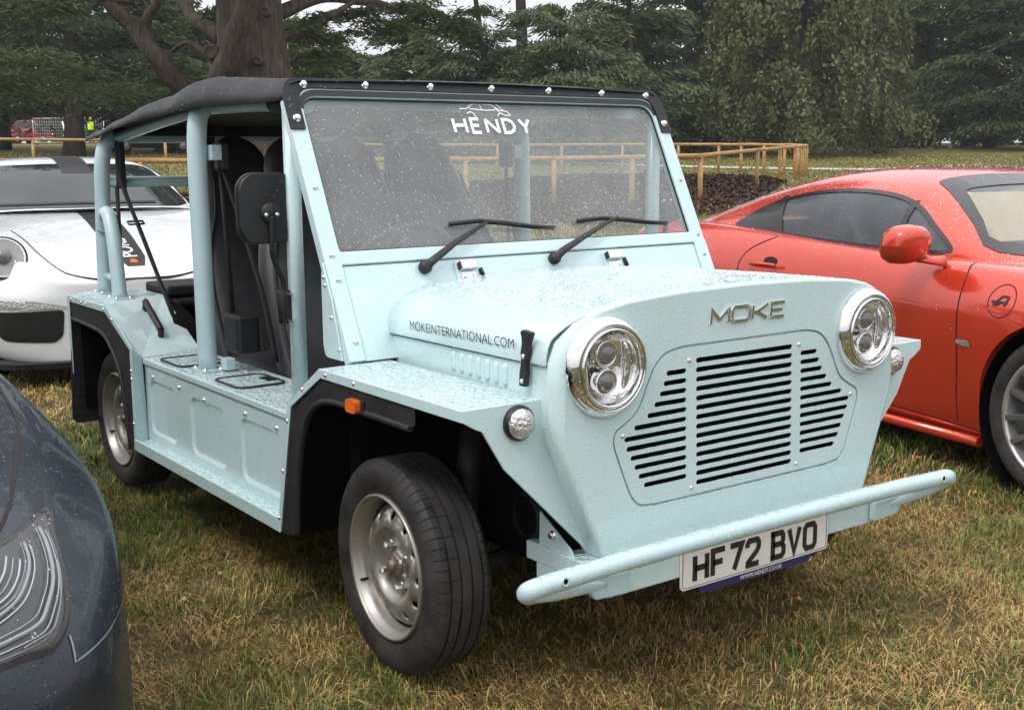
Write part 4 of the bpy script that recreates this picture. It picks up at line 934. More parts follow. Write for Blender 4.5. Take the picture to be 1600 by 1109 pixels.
for s, mf in ((1, sideL), (-1, sideR)):
    D = (0, -s, 0)
    link('window', project([inset(wside, .008)], tree_c, None, mf, D, -.002), M['window'], red)
    link('window_trim', project([wside, inset(wside, .015)], tree_c, None, mf, D, .003), M['frit'], red)
    for P_, w_ in (([(-1.80, 1.09), (-1.735, .90)], .045), ([(-.955, 1.09), (-.93, .885)], .028)): link('window_pillar', ribbon(fine(P_), w_, tree_c, mf, D, .004), M['frit'], red)
    q = ccw([(-2.13, .925), (-2.02, 1.0), (-1.86, 1.065), (-1.80, 1.085), (-1.74, .91)]); link('rear_quarter_panel', project([q], tree_c, None, mf, D, .0035), M['frit'], red)
    Y = lambda y: s*y
    for nm, P_, w_, cl in (('door_gap', sm2([(-.50, .862), (-.478, .78), (-.478, .5), (-.50, .30), (-.505, .215)]), .006, 0), ('door_gap', sm2([(-1.70, .90), (-1.86, .82), (-1.90, .70), (-1.84, .45), (-1.72, .22)]), .006, 0),
                           ('sill_gap', [(-.345, .195), (-.9, .212), (-2.0, .215)], .005, 0), ('filler_gap', circ(-.27, .735, .062, 28), .0035, 1)):
        me_ = ribbon(fine(P_, .02), w_, tree_b, mf, D, .0012, cl)
        if me_: link(nm, me_, M['seam'], body)
    # door handle with scoop, side repeater, mirror
    m = MB(); m.tube(smoothpath([(-1.79, Y(.872), .765), (-1.74, Y(.895), .770), (-1.66, Y(.893), .772), (-1.60, Y(.872), .768)], 4), .013, 8, flat=.7); m.build('door_handle', M['red'], red)
    link('handle_scoop', project([circ(-1.67, .785, .05, 20, .022)], tree_b, None, mf, D, .0012), M['seam'], body)
    link('side_repeater', project([roundpoly([(-.40, .565), (-.40, .54), (-.475, .545), (-.475, .568)], .01)][:1], tree_b, None, mf, D, .006), M['facet'], red)
    G = []
    for t, w_, hh in ((0, .002, .002), (.02, .045, .030), (.12, .080, .052), (.35, .095, .064), (.65, .100, .068), (.88, .094, .064), (.97, .080, .054), (1, .070, .046)):
        cx0, cy0, cz0 = -.615-.125*t, Y(.945), .925+.006*t
        G.append([(cx0+.022*math.sin(a)*(w_/.10), cy0+s*w_*1.05*math.copysign(abs(math.cos(a))**.75, math.cos(a)), cz0+hh*1.22*math.copysign(abs(math.sin(a))**(.7 if math.sin(a) > 0 else 1.0), math.sin(a))) for a in np.linspace(0, 2*PI, 17)])
    m = MB(); m.grid(G); m.plate([(a, b) for _, a, b in G[-1][:-1]], lambda a, b: (-.738, a, b)); mi = m.build('door_mirror', M['red'], red)
    m = MB(); m.tube([(-.68, Y(.90), .875), (-.64, Y(.84), .862), (-.62, Y(.79), .86)], [.022, .020, .03], 8, flat=.6); m.build('mirror_stalk', M['red'], mi)
    # logo on the filler flap
    ln = [[(-.035, -.018), (.0, .018), (.03, .018), (.018, -.018)], [(-.045, -.004), (-.01, -.004), (.03, -.004)], [(-.028, -.018), (.004, -.004)]]
    for l in ln:
        me_ = ribbon(fine([(-.27+a, .735+b) for a, b in l], .01), .008, tree_b, mf, D, .003)
        if me_: link('logo', me_, M['ink'], body)
    m = MB(); m.box(-.34, -1.98, *sorted((Y(.70), Y(.792))), .118, .150) if False else m.tube([(-.40, Y(.78), .15), (-2.02, Y(.78), .15)], .022, 8); m.build('sill_trim', M['red'], red)
    ha = sm2([(.60, .60), (.45, .68), (.40, .63), (.55, .56)], 4, True)
    link('headlight', project([ccw(ha)], tree_b, None, mf, D, .004), M['facet'], red)
fr_ = lambda a, b: (1.5, a, b)
link('windscreen_border', project([wscr, [(a*.92, 1.04+(b-1.04)*.725) for a, b in wscr]], tree_c, None, fr_, (-1, 0, 0), .003), M['frit'], red)
link('windscreen', project([[(a*.94, 1.04+(b-1.04)*.78) for a, b in wscr]], tree_c, None, fr_, (-1, 0, 0), -.001), M['window'], red)
link('rear_window', project([wtail], tree_c, None, lambda a, b: (-4, a, b), (1, 0, 0), .003), M['frit'], red)
link('front_intake', project([ccw(roundpoly([(-.5, .22), (.5, .22), (.42, .34), (-.42, .34)], .03))], tree_b, None, fr_, (-1, 0, 0), .003), M['black'], red)
link('number_plate', project([rrect(-.26, .26, .36, .47, .01)], tree_b, None, fr_, (-1, 0, 0), .008), M['white_plate'], red)
m = MB(); m.box(-2.0, -.50, -.66, .66, .80, .865); m.build('interior_floor', M['dark'], red)
m = MB(); m.plate([(-.62, .86), (-.74, .93), (-.76, .91), (-.64, .84)], lambda a, b: (a, -.6, b), (), lambda a, b: (a, .6, b)); m.build('dashboard', M['seat'], red)
m = MB(); m.plate([(-.50, 0), (.50, 0), (.44, .20), (-.44, .20)], lambda a, b: (-.66-b*.95, a, .925+b), (), lambda a, b: (-.665-b*.95, a, .922+b)); m.build('tan_panel', M['tan'], red)  # plain tan panel added behind the windscreen
m = MB(); m.box(-.60, -.52, -.50, -.34, .885, .888); m.build('parking_pass', M['paper'], red)
m = MB(); m.box(-.86, -.84, -.09, .09, 1.09, 1.145); m.build('rear_view_mirror', M['black'], red, .01)
for s in (1, -1):
    m = MB(); G = []
    for t in np.linspace(0, 1, 7):
        w_ = .20*(1-.55*max(0, t-.45)/.55)*(1 if t < .99 else .5); G.append([(-1.38-.16*t+.06*math.cos(a), s*.36+w_*math.sin(a), .84+.31*t) for a in np.linspace(0, 2*PI, 13)])
    m.grid(G); m.plate(circ(0, 0, 1, 8), lambda a, b: (-1.54+.05*a, s*.36+.08*b, 1.15)); m.build('seat', M['seat'], red)
# rear spoiler glass strip of the engine cover
m = MB(); m.tube([(-2.55, -.72, .965), (-2.9, -.70, .94)], .02, 6, flat=.4); m.build('tail_trim', M['frit'], red)

# ---------------------------------------------------------------- white coupe behind
M['wht'] = paint('white_car_paint', (.76, .78, .79), .25, coat=1.0, drop=.25, dscale=150, wet=False)
wc = thing('sports_coupe', 'white coupe with black centre stripe and round headlamps, parked behind the pale blue car', 'car', (-5.30, .30, .02), R(-5.4))
X = [.84, .78, .62, .40, .10, -.25, -.60, -1.1, -1.7, -2.2, -2.6, -3.0, -3.3, -3.45]
T = dict(ws=[.50, .66, .76, .82, .84, .83, .82, .81, .82, .85, .87, .85, .75, .6], wl=[.55, .72, .82, .87, .88, .86, .85, .85, .86, .90, .92, .90, .8, .65],
         wm=[.58, .76, .85, .895, .90, .885, .88, .88, .89, .92, .93, .91, .82, .65], wh=[.45, .60, .70, .76, .78, .78, .77, .76, .76, .77, .77, .74, .66, .5],
         zb=[.12, .11, .11, .11, .12, .13, .13, .13, .13, .15, .17, .2, .25, .3], zl=[.24, .26, .28, .32, .34, .34, .34, .34, .34, .36, .38, .4, .42, .45],
         zm=[.42, .46, .50, .55, .60, .60, .60, .60, .61, .62, .63, .63, .62, .6], zs=[.55, .63, .73, .83, .88, .91, .93, .95, .97, .97, .95, .90, .84, .74], zd=[.58, .64, .69, .75, .83, .91, .95, .93, .93, .95, .95, .92, .84, .72])
wb = car_shell('body', X, T, M['wht'], wc); tw = bvh(wb)
cut(wb, [cyl_mesh(x, .33, .375, s*.45, s*1.2) for x in (0, -2.45) for s in (1, -1)])
for x in (0, -2.45):
    for s in (1, -1):
        m = MB(); P = circ(x, .33, .374, 32); m.plate(P, lambda a, b: (a, s*.46, b)); m.grid([[(a, s*.46, b) for a, b in P+[P[0]]], [(a, s*.86, b) for a, b in P+[P[0]]]]); m.build('wheel_well', M['dark'], wb, fix=False)
        alloy(wc, x, s*.78, .33, s, .33, .245, .22, 10, ('alloy_dark', 'alloy_dark'), style='I')
wcx = [-.42, -.60, -.78, -.95, -1.15, -1.4, -1.7, -2.0, -2.3, -2.6, -2.9]
wcab = cabin_shell('cabin', wcx, [.73, .76, .765, .765, .76, .75, .735, .71, .67, .61, .5], [.955, 1.05, 1.15, 1.235, 1.29, 1.31, 1.30, 1.25, 1.17, 1.08, .98], .90, M['wht'], wc, py=.55, pz=.72, sweep=.18)
twc = bvh(wcab)
wss = ccw(sm2([(-.69, .966), (-.60, 1.12), (-.52, 1.225), (-.30, 1.245), (0, 1.25), (.30, 1.245), (.52, 1.225), (.60, 1.12), (.69, .966), (.35, .961), (0, .959), (-.35, .961)], 3, True))
M['darkglass'] = plain('dark_window_glass', (.020, .026, .025), .05, vary=.3, vscale=6, drop=.5, spec=.6)
link('windscreen', project([wss], twc, None, fr_, (-1, 0, 0), .003), M['darkglass'], wc)
for s in (1, -1):
    sw = ccw(sm2([(-2.2, .99), (-1.9, 1.12), (-1.5, 1.20), (-1.15, 1.19), (-.95, 1.10), (-.84, .985)], 4, True)); link('window', project([sw], twc, None, lambda a, b: (a, s*2, b), (0, -s, 0), .003), M['darkglass'], wc)
    # round headlamp
    c = Vector((.594, s*.715, .706)); ax = Vector((.88, s*.08, .42)).normalized(); c = tw.ray_cast(c+ax*1.5, -ax)[0]+ax*.052
    m = MB(); m.lathe([(.122, -.06), (.123, -.005), (.118, .006), (.112, .006), (.108, -.004)], 36, ax, c); hl = m.build('headlight', M['wht'], wc)
    m = MB(); m.lathe([(0, -.010), (.06, -.008), (.109, .0)], 36, ax, c); m.build('lamp_housing', M['alloy_mid'], hl); m = MB(); m.lathe([(.124, -.02), (.131, .0), (.124, .004)], 36, ax, c); m.build('lamp_gap', M['seam'], hl)
    m = MB(); m.lathe([(.044, -.01), (.044, .012), (.032, .012), (.026, .020), (0, .024)], 24, ax, c+Vector((0, 0, .015))); m.build('projector_lens', M['projector'], hl)
    for q in (-1, 1): m = MB(); m.lathe([(.0, .012), (.020, .008), (.022, -.01)], 16, ax, c+Vector((.0, q*.062, -.03))); m.build('lamp_unit', M['mirror'], hl)
    m = MB(); m.lathe([(.110, .002), (.095, .016), (.06, .030), (0, .037)], 36, ax, c); m.build('lens', M['lens_clear'], hl)
    fy = lambda a, b: (1.5, a*s, b)
    it = ccw([(s*a, b) for a, b in roundpoly([(.80, .43), (.80, .34), (.76, .26), (.50, .245), (.455, .28), (.44, .43)], .03)]); link('side_intake', project([it], tw, None, fr_, (-1, 0, 0), .004), M['black'], wc)
    it = ccw([(s*a, b) for a, b in [(.82, .50), (.60, .485), (.43, .45), (.43, .435), (.82, .445)]]); link('lamp_strip', project([it], tw, None, fr_, (-1, 0, 0), .006), M['facet'], wc)
    link('bonnet_gap', ribbon(fine(sm2([(.15, s*.60), (.345, s*.56), (.55, s*.52), (.729, s*.445), (.79, s*.36), (.825, s*.20), (.832, 0)]), .03), .009, tw, lambda a, b: (a, b, 3), (0, 0, -1), .002), M['seam'], wc)
    m = MB(); G = [[(-.72-.11*t, s*(1.0+.10*math.cos(a)*(.4+.6*math.sin(PI*min(1, t+.25)))), 1.02+.055*math.sin(a)*(.4+.6*math.sin(PI*min(1, t+.25)))) for a in np.linspace(0, 2*PI, 13)] for t in (0, .3, .7, 1)]
    m.grid(G); m.tube([(-.76, s*.92, .99), (-.74, s*.80, .95)], .02, 6); m.build('door_mirror', M['black'], wc)
it = ccw(roundpoly([(-.42, .40), (-.40, .25), (.40, .25), (.42, .40)], .03)); link('centre_intake', project([it], tw, None, fr_, (-1, 0, 0), .004), M['black'], wc)
m = MB(); m.plate(sm2([(.60, -.86), (.82, -.72), (.90, -.4), (.92, 0), (.90, .4), (.82, .72), (.60, .86)], 4), lambda a, b: (a, b, .135), (), lambda a, b: (a-.01, b, .10)); m.build('chin_spoiler', M['liner'], wc)
tp = lambda a, b: (a, b, 3)
link('stripe', project([ccw([(.735, -.05), (.735, .05), (.60, .085), (.2, .10), (-.50, .10), (-.50, -.10), (.2, -.10), (.60, -.085)])], tw, None, tp, (0, 0, -1), .0015), M['ink'], wc)
link('stripe', project([ccw([(-.86, -.10), (-2.3, -.10), (-2.3, .10), (-.86, .10)])], twc, None, tp, (0, 0, -1), .004), M['ink'], wc)
me_ = text_mesh('PORSCHE', .62, .085, 0, .012)
for v in me_.vertices:
    a, b = v.co.x, v.co.y; h, n_, _, _ = tw.ray_cast(Vector((.60-a, .042-b, 3)), Vector((0, 0, -1))); v.co = h+n_*.003 if h else Vector((0, 0, 0))
link('lettering', me_, M['white'], wc)
m = MB(); P = [(.695, -.022), (.695, .022), (.65, .020), (.632, 0), (.65, -.020)]; link('crest_badge', project([ccw(P)], tw, None, tp, (0, 0, -1), .004), M['amber'], wc)
link('wiper', ribbon(fine([(-.62, .983), (-.1, .988), (.45, .984)], .05), .012, twc, fr_, (-1, 0, 0), .008), M['black'], wc)

# ---------------------------------------------------------------- dark blue car, left foreground
M['slate'] = paint('satin_dark_blue_paint', (.014, .021, .032), .40, metal=.3, coat=.3, drop=1.0, dscale=130, wet=False, vary=.05)
M['ledguide'] = plain('light_guide', (.20, .225, .24), .15, spec=.8, vary=.1, vscale=60)
dk = thing('hatchback_car', 'satin dark blue car with slim headlamp, cut off by the left edge', 'car', (0, -2.385, 0), R(-3))
X = [.93, .89, .78, .62, .45, .25, .0, -.35, -.8, -1.5, -2.2, -2.7, -3.2, -3.5, -3.6]
T = dict(ws=[.40, .62, .74, .81, .86, .875, .875, .86, .85, .85, .86, .87, .84, .74, .6], wl=[.44, .67, .79, .86, .895, .905, .905, .885, .87, .87, .885, .90, .88, .78, .62],
         wm=[.45, .67, .775, .84, .892, .918, .925, .905, .90, .90, .905, .91, .89, .8, .65], wh=[.43, .62, .70, .755, .80, .83, .845, .83, .79, .78, .77, .76, .72, .66, .5],
         zb=[.20, .16, .15, .15, .15, .15, .15, .15, .15, .15, .16, .18, .22, .3, .35], zl=[.30, .30, .32, .34, .36, .37, .38, .38, .36, .36, .36, .4, .45, .5, .5],
         zm=[.45, .48, .52, .56, .60, .63, .65, .65, .64, .64, .66, .7, .72, .7, .68], zs=[.57, .63, .69, .735, .775, .805, .835, .87, .91, .95, .98, .99, .98, .92, .84], zd=[.64, .70, .76, .82, .865, .90, .935, .965, 1.0, .98, .98, 1.0, 1.0, .95, .85])
db = car_shell('body', X, T, M['slate'], dk, lv=3); td = bvh(db)
cut(db, [cyl_mesh(x, .34, .385, s*.5, s*1.2, 64) for x in (0, -2.7) for s in (1, -1)])
for x in (0, -2.7):
    for s in (1, -1):
        m = MB(); P = circ(x, .34, .384, 32); m.plate(P, lambda a, b: (a, s*.51, b)); m.grid([[(a, s*.51, b) for a, b in P+[P[0]]], [(a, s*.87, b) for a, b in P+[P[0]]]]); m.build('wheel_well', M['dark'], db, fix=False)
        alloy(dk, x, s*.80, .335, s, .335, .24, .225, 5, ('alloy_dark', 'alloy_dark'))
dcab = cabin_shell('cabin', [-.55, -.8, -1.1, -1.4, -1.8, -2.3, -2.8, -3.2, -3.45], [.72, .75, .76, .76, .76, .75, .74, .70, .6], [1.0, 1.12, 1.28, 1.38, 1.43, 1.43, 1.37, 1.22, 1.02], .93, M['slate'], dk, sweep=.15); tdc = bvh(dcab)
link('windscreen', project([ccw([(-.66, 1.03), (-.55, 1.33), (.55, 1.33), (.66, 1.03)])], tdc, None, fr_, (-1, 0, 0), .004), M['darkglass'], dk)
for s in (1, -1):
    link('window', project([ccw(sm2([(-3.0, 1.05), (-2.7, 1.26), (-1.9, 1.32), (-1.35, 1.22), (-1.05, 1.03)], 3, True))], tdc, None, lambda a, b: (a, s*2, b), (0, -s, 0), .004), M['darkglass'], dk)
    dtp = lambda a, b: (a, b, 3); DN = (0, 0, -1)
    ho = ccw(sm2([(a, s*b) for a, b in [(.539, .753), (.604, .749), (.657, .745), (.723, .737), (.760, .726), (.793, .708), (.820, .680), (.862, .600), (.885, .50), (.890, .38), (.81, .35), (.745, .48), (.68, .60), (.640, .67), (.585, .716)]], 3, True))
    hz = link('headlight', project([ho], td, None, dtp, DN, .0012, .02), M['lamp_black'], dk, label='slim headlamp with curved silver light guides under clear plastic')
    for P_, offs in (([(.598, .730), (.645, .730), (.70, .723), (.751, .705), (.797, .678), (.835, .62), (.855, .55), (.860, .45)], ((0, .0055, 'ledguide', .006), (-.0075, .0022, 'lamp_metal', .005), (.0065, .0015, 'lamp_metal', .007), (-.0125, .0012, 'ledguide', .003))),
                     ([(.640, .700), (.685, .697), (.735, .680), (.775, .654), (.810, .604), (.825, .53), (.828, .44)], ((0, .0045, 'ledguide', .006), (-.007, .0030, 'lamp_metal', .004), (.0055, .0012, 'ledguide', .007))),
                     ([(.672, .670), (.715, .657), (.752, .632), (.780, .58), (.790, .50)], ((0, .0040, 'lamp_metal', .005), (-.009, .0022, 'ledguide', .003), (-.018, .004, 'lamp_metal', .003), (-.026, .0012, 'ledguide', .003))),
                     ([(.66, .7385), (.712, .7295), (.756, .716), (.793, .696), (.828, .656)], ((0, .0018, 'ledguide', .006),)), ([(.700, .630), (.735, .60), (.75, .54)], ((0, .010, 'lamp_metal', .003), (-.016, .006, 'lamp_metal', .003)))):
        P_ = sm2([(a, s*b) for a, b in P_], 6)
        for of, w_, mt_, up_ in offs:
            q = []
            for i, p in enumerate(P_):
                t_ = Vector(P_[min(i+1, len(P_)-1)])-Vector(P_[max(i-1, 0)]); n_ = Vector((-t_.y, t_.x)).normalized()*s; q.append((p[0]-n_.x*of, p[1]-n_.y*of))
            P3 = []
            for x_, y_ in q:
                h_, nn, _, _ = td.ray_cast(Vector((x_, y_, 3)), Vector(DN))
                if h_ is not None: P3.append(h_+nn*up_*(1 if nn.z > 0 else -1))
            if len(P3) > 2: m = MB(); m.tube(P3, w_*.62, 6); m.build('light_guide', M[mt_], hz)
    link('amber_reflector', project([ccw([(a, s*b) for a, b in [(.80, .55), (.83, .55), (.84, .47), (.81, .47)]])], td, None, dtp, DN, .0035), M['red'], hz)
    link('headlight_lens', project([inset(ho, .001)], td, None, dtp, DN, .008, .02), M['lens_clear'], hz)
    link('headlight_gap', ribbon(fine(ho, .02), .006, td, dtp, DN, .0025, True), M['seam'], dk)
    yf = lambda a, b: (a, s*2, b); tpf = lambda a, b: (a, b, 3)
    link('bumper_gap', ribbon(fine([(.775, .632), (.80, .602), (.62, .595), (.30, .560)], .01), .0026, td, yf, (0, -s, 0), .0015), M['ledguide'], dk)
    me_ = ribbon(fine(sm2([(-.5, s*.80), (.081, s*.796), (.303, s*.760), (.463, s*.722), (.547, s*.697), (.63, s*.65), (.72, s*.5), (.76, s*.3), (.77, 0)]), .02), .006, td, tpf, (0, 0, -1), .0015); link('bonnet_gap', me_, M['seam'], dk)
link('grille', project([ccw(roundpoly([(-.34, .56), (-.36, .40), (-.30, .25), (.30, .25), (.36, .40), (.34, .56)], .03))], td, None, fr_, (-1, 0, 0), .003), M['black'], dk)
# ================================================================ ground, grass, planting bed, fences
def vnoise(x, y, seed=0):      # smooth value noise, vectorised
    xi, yi = np.floor(x).astype(np.int64), np.floor(y).astype(np.int64); fx, fy = x-xi, y-yi; fx = fx*fx*(3-2*fx); fy = fy*fy*(3-2*fy)
    def h(a, b):
        n = (a*374761393+b*668265263+seed*974634777) & 0xFFFFFFFF; n = ((n ^ (n >> 13))*1274126177) & 0xFFFFFFFF; return ((n ^ (n >> 16)) & 0xFFFF)/65535.0
    return (h(xi, yi)*(1-fx)+h(xi+1, yi)*fx)*(1-fy)+(h(xi, yi+1)*(1-fx)+h(xi+1, yi+1)*fx)*fy
def fbm(x, y, seed=0, o=4): return sum(vnoise(x*2**k, y*2**k, seed+k)*.5**k for k in range(o))/sum(.5**k for k in range(o))
STRAW, GREEN, BROWN = np.array([.57, .395, .155]), np.array([.17, .235, .05]), np.array([.24, .125, .05])
def dryness(x, y):
    u = (x-CAM.x)*FX+(y-CAM.y)*FY; l = (x-CAM.x)*FY-(y-CAM.y)*FX
    d = fbm(x*.9, y*.9, 3)*1.0 + .55*fbm(x*4, y*4, 9) - .26
    d = d - .30*np.exp(-((u-4.6)/1.7)**2-((l+1.6)/.9)**2) + .12*np.exp(-((u-2.6)/.7)**2)     # greener patch left of the sill, dry patch close by
    return np.clip((d-.485)/.22, 0, 1)
def grasscol(x, y, jit=None):
    d = dryness(x, y)[:, None]; b = np.clip((fbm(x*2.3, y*2.3, 21)-.5)/.2, 0, 1)[:, None]
    c = GREEN*(1-d)+STRAW*d; return c*(1-.35*b)+BROWN*.35*b
def attr_mat(name, rough=.8, trans=0, mult=1.0, noise_s=0):
    m, nt, b = nmat(name); a = N(nt, 'Attribute', _attribute_name='col'); col = a.outputs['Color']
    if noise_s:
        pos = coords(nt); n = N(nt, 'TexNoise', Scale=noise_s, Detail=8.0, Roughness=.7); L(nt, pos, n.inputs['Vector'])
        n3 = N(nt, 'TexNoise', Scale=noise_s*.12, Detail=5.0); L(nt, pos, n3.inputs['Vector'])
        v = N(nt, 'VectorMath', _operation='SCALE'); L(nt, col, v.inputs[0]); L(nt, mth(nt, 'MULTIPLY', mapr(nt, n.outputs[0], .3, .7, .5*mult, 1.4*mult), mapr(nt, n3.outputs[0], .3, .7, .8, 1.2)), v.inputs['Scale']); col = v.outputs[0]
        bp = N(nt, 'Bump', Strength=.8, Distance=.03); L(nt, n.outputs[0], bp.inputs['Height']); L(nt, bp.outputs[0], b.inputs['Normal'])
    L(nt, col, b.inputs['Base Color']); b.inputs['Roughness'].default_value = rough; b.inputs['Specular IOR Level'].default_value = .25
    return m
def np_mesh(name, V, F, col=None, nper=3):
    me = bpy.data.meshes.new(name); me.vertices.add(len(V)); me.vertices.foreach_set('co', V.astype(np.float32).ravel())
    F = np.asarray(F, dtype=np.int32); me.loops.add(F.size); me.loops.foreach_set('vertex_index', F.ravel()); me.polygons.add(len(F))
    me.polygons.foreach_set('loop_start', np.arange(0, F.size, F.shape[1], dtype=np.int32)); me.polygons.foreach_set('loop_total', np.full(len(F), F.shape[1], dtype=np.int32))
    if col is not None:
        a = me.attributes.new('col', 'FLOAT_COLOR', 'POINT'); a.data.foreach_set('color', np.concatenate([col, np.ones((len(V), 1))], 1).astype(np.float32).ravel())
    me.update(calc_edges=True); return me
# terrain
g1 = np.concatenate([-np.geomspace(500, 12, 26), np.linspace(-10, 10, 41), np.geomspace(12, 500, 26)])
gu = np.concatenate([-np.geomspace(300, 6, 14), np.linspace(-5, 30, 71), np.linspace(31, 120, 60), np.geomspace(125, 900, 14)])
UU, LL = np.meshgrid(gu, g1, indexing='ij'); xx, yy = CAM.x+FX*UU+FY*LL, CAM.y+FY*UU-FX*LL
zz = H(xx, yy) + (fbm(xx*.5, yy*.5, 40)-.5)*.10*np.clip((UU-12)/10, 0, 1)
V = np.stack([xx, yy, zz-.004], -1).reshape(-1, 3); nu, nl = UU.shape
idx = np.arange(nu*nl).reshape(nu, nl); F = np.stack([idx[:-1, :-1], idx[:-1, 1:], idx[1:, 1:], idx[1:, :-1]], -1).reshape(-1, 4)
cc = grasscol(V[:, 0], V[:, 1]); far = np.clip((UU.ravel()-12)/25, 0, 1)[:, None]
cc = cc*(1-far)*.26 + far*(.55*np.array([.12, .125, .03])+.45*np.array([.19, .15, .05]))*(.7+.6*fbm(V[:, 0]*.12, V[:, 1]*.35, 77))[:, None]  # near ground darkened: brown soil plus shade between blades, both as colour
me = np_mesh('field', V, F, cc); me.polygons.foreach_set('use_smooth', [True]*len(me.polygons))
link('field', me, attr_mat('field_turf', noise_s=26))['kind'] = 'structure'
# grass blades: one ground cover object per distance band
M['grass'] = attr_mat('grass_blades', .55)
def blades(name, u0, u1, half, dens, ln, wd, lean, lshift=0, keep=None):
    A = (u1-u0)*half*(u0+u1)*1.0; n = int(dens*A)
    u = np.sqrt(rng.random(n)*(u1**2-u0**2)+u0**2); l = (rng.random(n)*2-1)*half*u+lshift
    x = CAM.x+FX*u+FY*l; y = CAM.y+FY*u-FX*l
    thin = fbm(x*7, y*7, 55); k = rng.random(n) < np.clip((thin-.25)*3.2, .25, 1)
    x, y = x[k], y[k]; n = len(x); z = H(x, y)
    dr = dryness(x, y); L_ = ln*(.45+.9*rng.random(n))*(.75+.7*fbm(x*3, y*3, 91))*(1-.25*dr)
    th = rng.random(n)*2*PI; hd = (fbm(x*2.5, y*2.5, 14)*4*PI); th = np.where(rng.random(n) < .5, th, hd+rng.normal(0, .6, n))
    le = lean*(.25+1.1*rng.random(n))*(1+.5*dr); d = np.stack([np.cos(th), np.sin(th), np.zeros(n)], 1); w = np.stack([-np.sin(th), np.cos(th), np.zeros(n)], 1)
    ph = rng.random(n)*2*PI; w = np.stack([np.cos(ph), np.sin(ph), np.zeros(n)], 1)
    b = np.stack([x, y, z-.004], 1); W = (wd*(.6+.8*rng.random(n)))[:, None]; Lc = L_[:, None]; le = le[:, None]; up = np.array([0, 0, 1.0])
    m1 = b+d*Lc*le*.32+up*Lc*.52; tip = b+d*Lc*le*.95+up*Lc*np.clip(1.05-.62*le, .12, 1)
    V = np.stack([b-w*W*.5, b+w*W*.5, m1+w*W*.42, m1-w*W*.42, tip], 1).reshape(-1, 3)
    o = np.arange(n)*5; F = np.concatenate([np.stack([o, o+1, o+2], 1), np.stack([o, o+2, o+3], 1), np.stack([o+3, o+2, o+4], 1)])
    isdry = rng.random(n) < (.10+.72*dr); c = np.where(isdry[:, None], STRAW*(.75+.75*rng.random(n))[:, None], GREEN*(.65+.9*rng.random(n))[:, None])
    br = rng.random(n) < .16; c[br] = BROWN*(.7+.8*rng.random(br.sum()))[:, None]
    pale = rng.random(n) < .05; c[pale] = np.array([.42, .32, .16])
    c = np.repeat(c[:, None, :], 5, 1)*np.array([.30, .30, .95, .95, 1.15])[None, :, None]  # roots darkened in the colour for the shade between blades
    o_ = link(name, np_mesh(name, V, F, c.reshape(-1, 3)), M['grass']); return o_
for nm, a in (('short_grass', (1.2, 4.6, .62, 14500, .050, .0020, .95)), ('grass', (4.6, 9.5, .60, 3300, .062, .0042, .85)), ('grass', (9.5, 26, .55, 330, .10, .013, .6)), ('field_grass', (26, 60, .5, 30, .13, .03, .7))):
    o = blades(nm, *a); o['kind'] = 'stuff'
o = blades('grass_stems', 1.6, 9, .6, 60, .13, .0022, .55); o['kind'] = 'stuff'
# clover heads and hawkbits
M['clover'] = plain('clover_white', (.62, .58, .50), .8); M['yellow'] = plain('petal_yellow', (.75, .42, .02), .7)
def pxg(px, py):   # ground point seen at a place of the photograph
    d = fwd + r2*((px-800)/1855.84) - u2*((py-554.5)/1855.84); t = -CAM.z/d.z; return CAM.x+d.x*t, CAM.y+d.y*t
for (px, py), k, lb in (((345, 912), 'clover', 'white clover head in the grass left of the front wheel'), ((288, 952), 'clover', 'white clover head in dry grass below the other one'), ((1245, 952), 'yellow', 'small yellow flower in grass below the number plate'), ((1522, 782), 'yellow', 'small yellow flower in grass beyond the bumper end'), ((1432, 727), 'yellow', 'small yellow flower in grass under the red coupe')):
    x, y = pxg(px, py); f = thing('flower', lb, 'flower', (x, y, 0))
    m = MB(); m.tube([(0, 0, 0), (.003, .002, .03)], .0012, 5); m.build('stem', M['foliage_green'] if 'foliage_green' in M else M['grass'], f)
    m = MB()
    for i in range(9):
        a = rng.random()*2*PI; q = rng.random()*.008; c = Vector((q*math.cos(a)+.003, q*math.sin(a)+.002, .032+rng.random()*.006)); m.lathe([(0, -.004), (.0045, 0), (0, .004)], 6, (0, 0, 1), c)
    m.build('flower_head', M[k], f)
# planting bed of bark mulch, path
def sheet(name, pts, z, mat, kind='structure', sub=24):
    loops = [pts]; tri = fill2d(loops); bm = bmesh.new(); vs_ = [bm.verts.new((a, b, 0)) for a, b in pts]
    for t in tri: bm.faces.new([vs_[i] for i in t])
    for _ in range(7):
        e = [e for e in bm.edges if e.calc_length() > 3.0]
        if not e: break
        bmesh.ops.subdivide_edges(bm, edges=e, cuts=1); bmesh.ops.triangulate(bm, faces=bm.faces)
    for v in bm.verts: v.co.z = HH(v.co.x, v.co.y)+z
    bmesh.ops.recalc_face_normals(bm, faces=bm.faces)
    me = bpy.data.meshes.new(name); bm.to_mesh(me); bm.free(); o = link(name, me, mat); o['kind'] = kind; return o
bed = [XYp(px, u) for px, u in ((-260, 20.5), (200, 20.5), (700, 20.5), (1010, 20.8), (1120, 23), (1200, 30), (1232, 36), (1205, 39.5), (1150, 41), (1060, 42.2), (900, 42.5), (600, 33), (310, 30), (-100, 29), (-260, 28))]
M['mulch'] = plain('bark_mulch', (.060, .032, .024), .9, bump=14, bscale=14, vary=.6, vscale=9)
M['chip'] = plain('bark_chips', (.12, .065, .045), .85, vary=.6, vscale=2.5)
sheet('planting_bed', bed, .06, M['mulch'])
n = 38000; bx = np.array(bed); x = rng.uniform(bx[:, 0].min(), bx[:, 0].max(), n*2); y = rng.uniform(bx[:, 1].min(), bx[:, 1].max(), n*2)
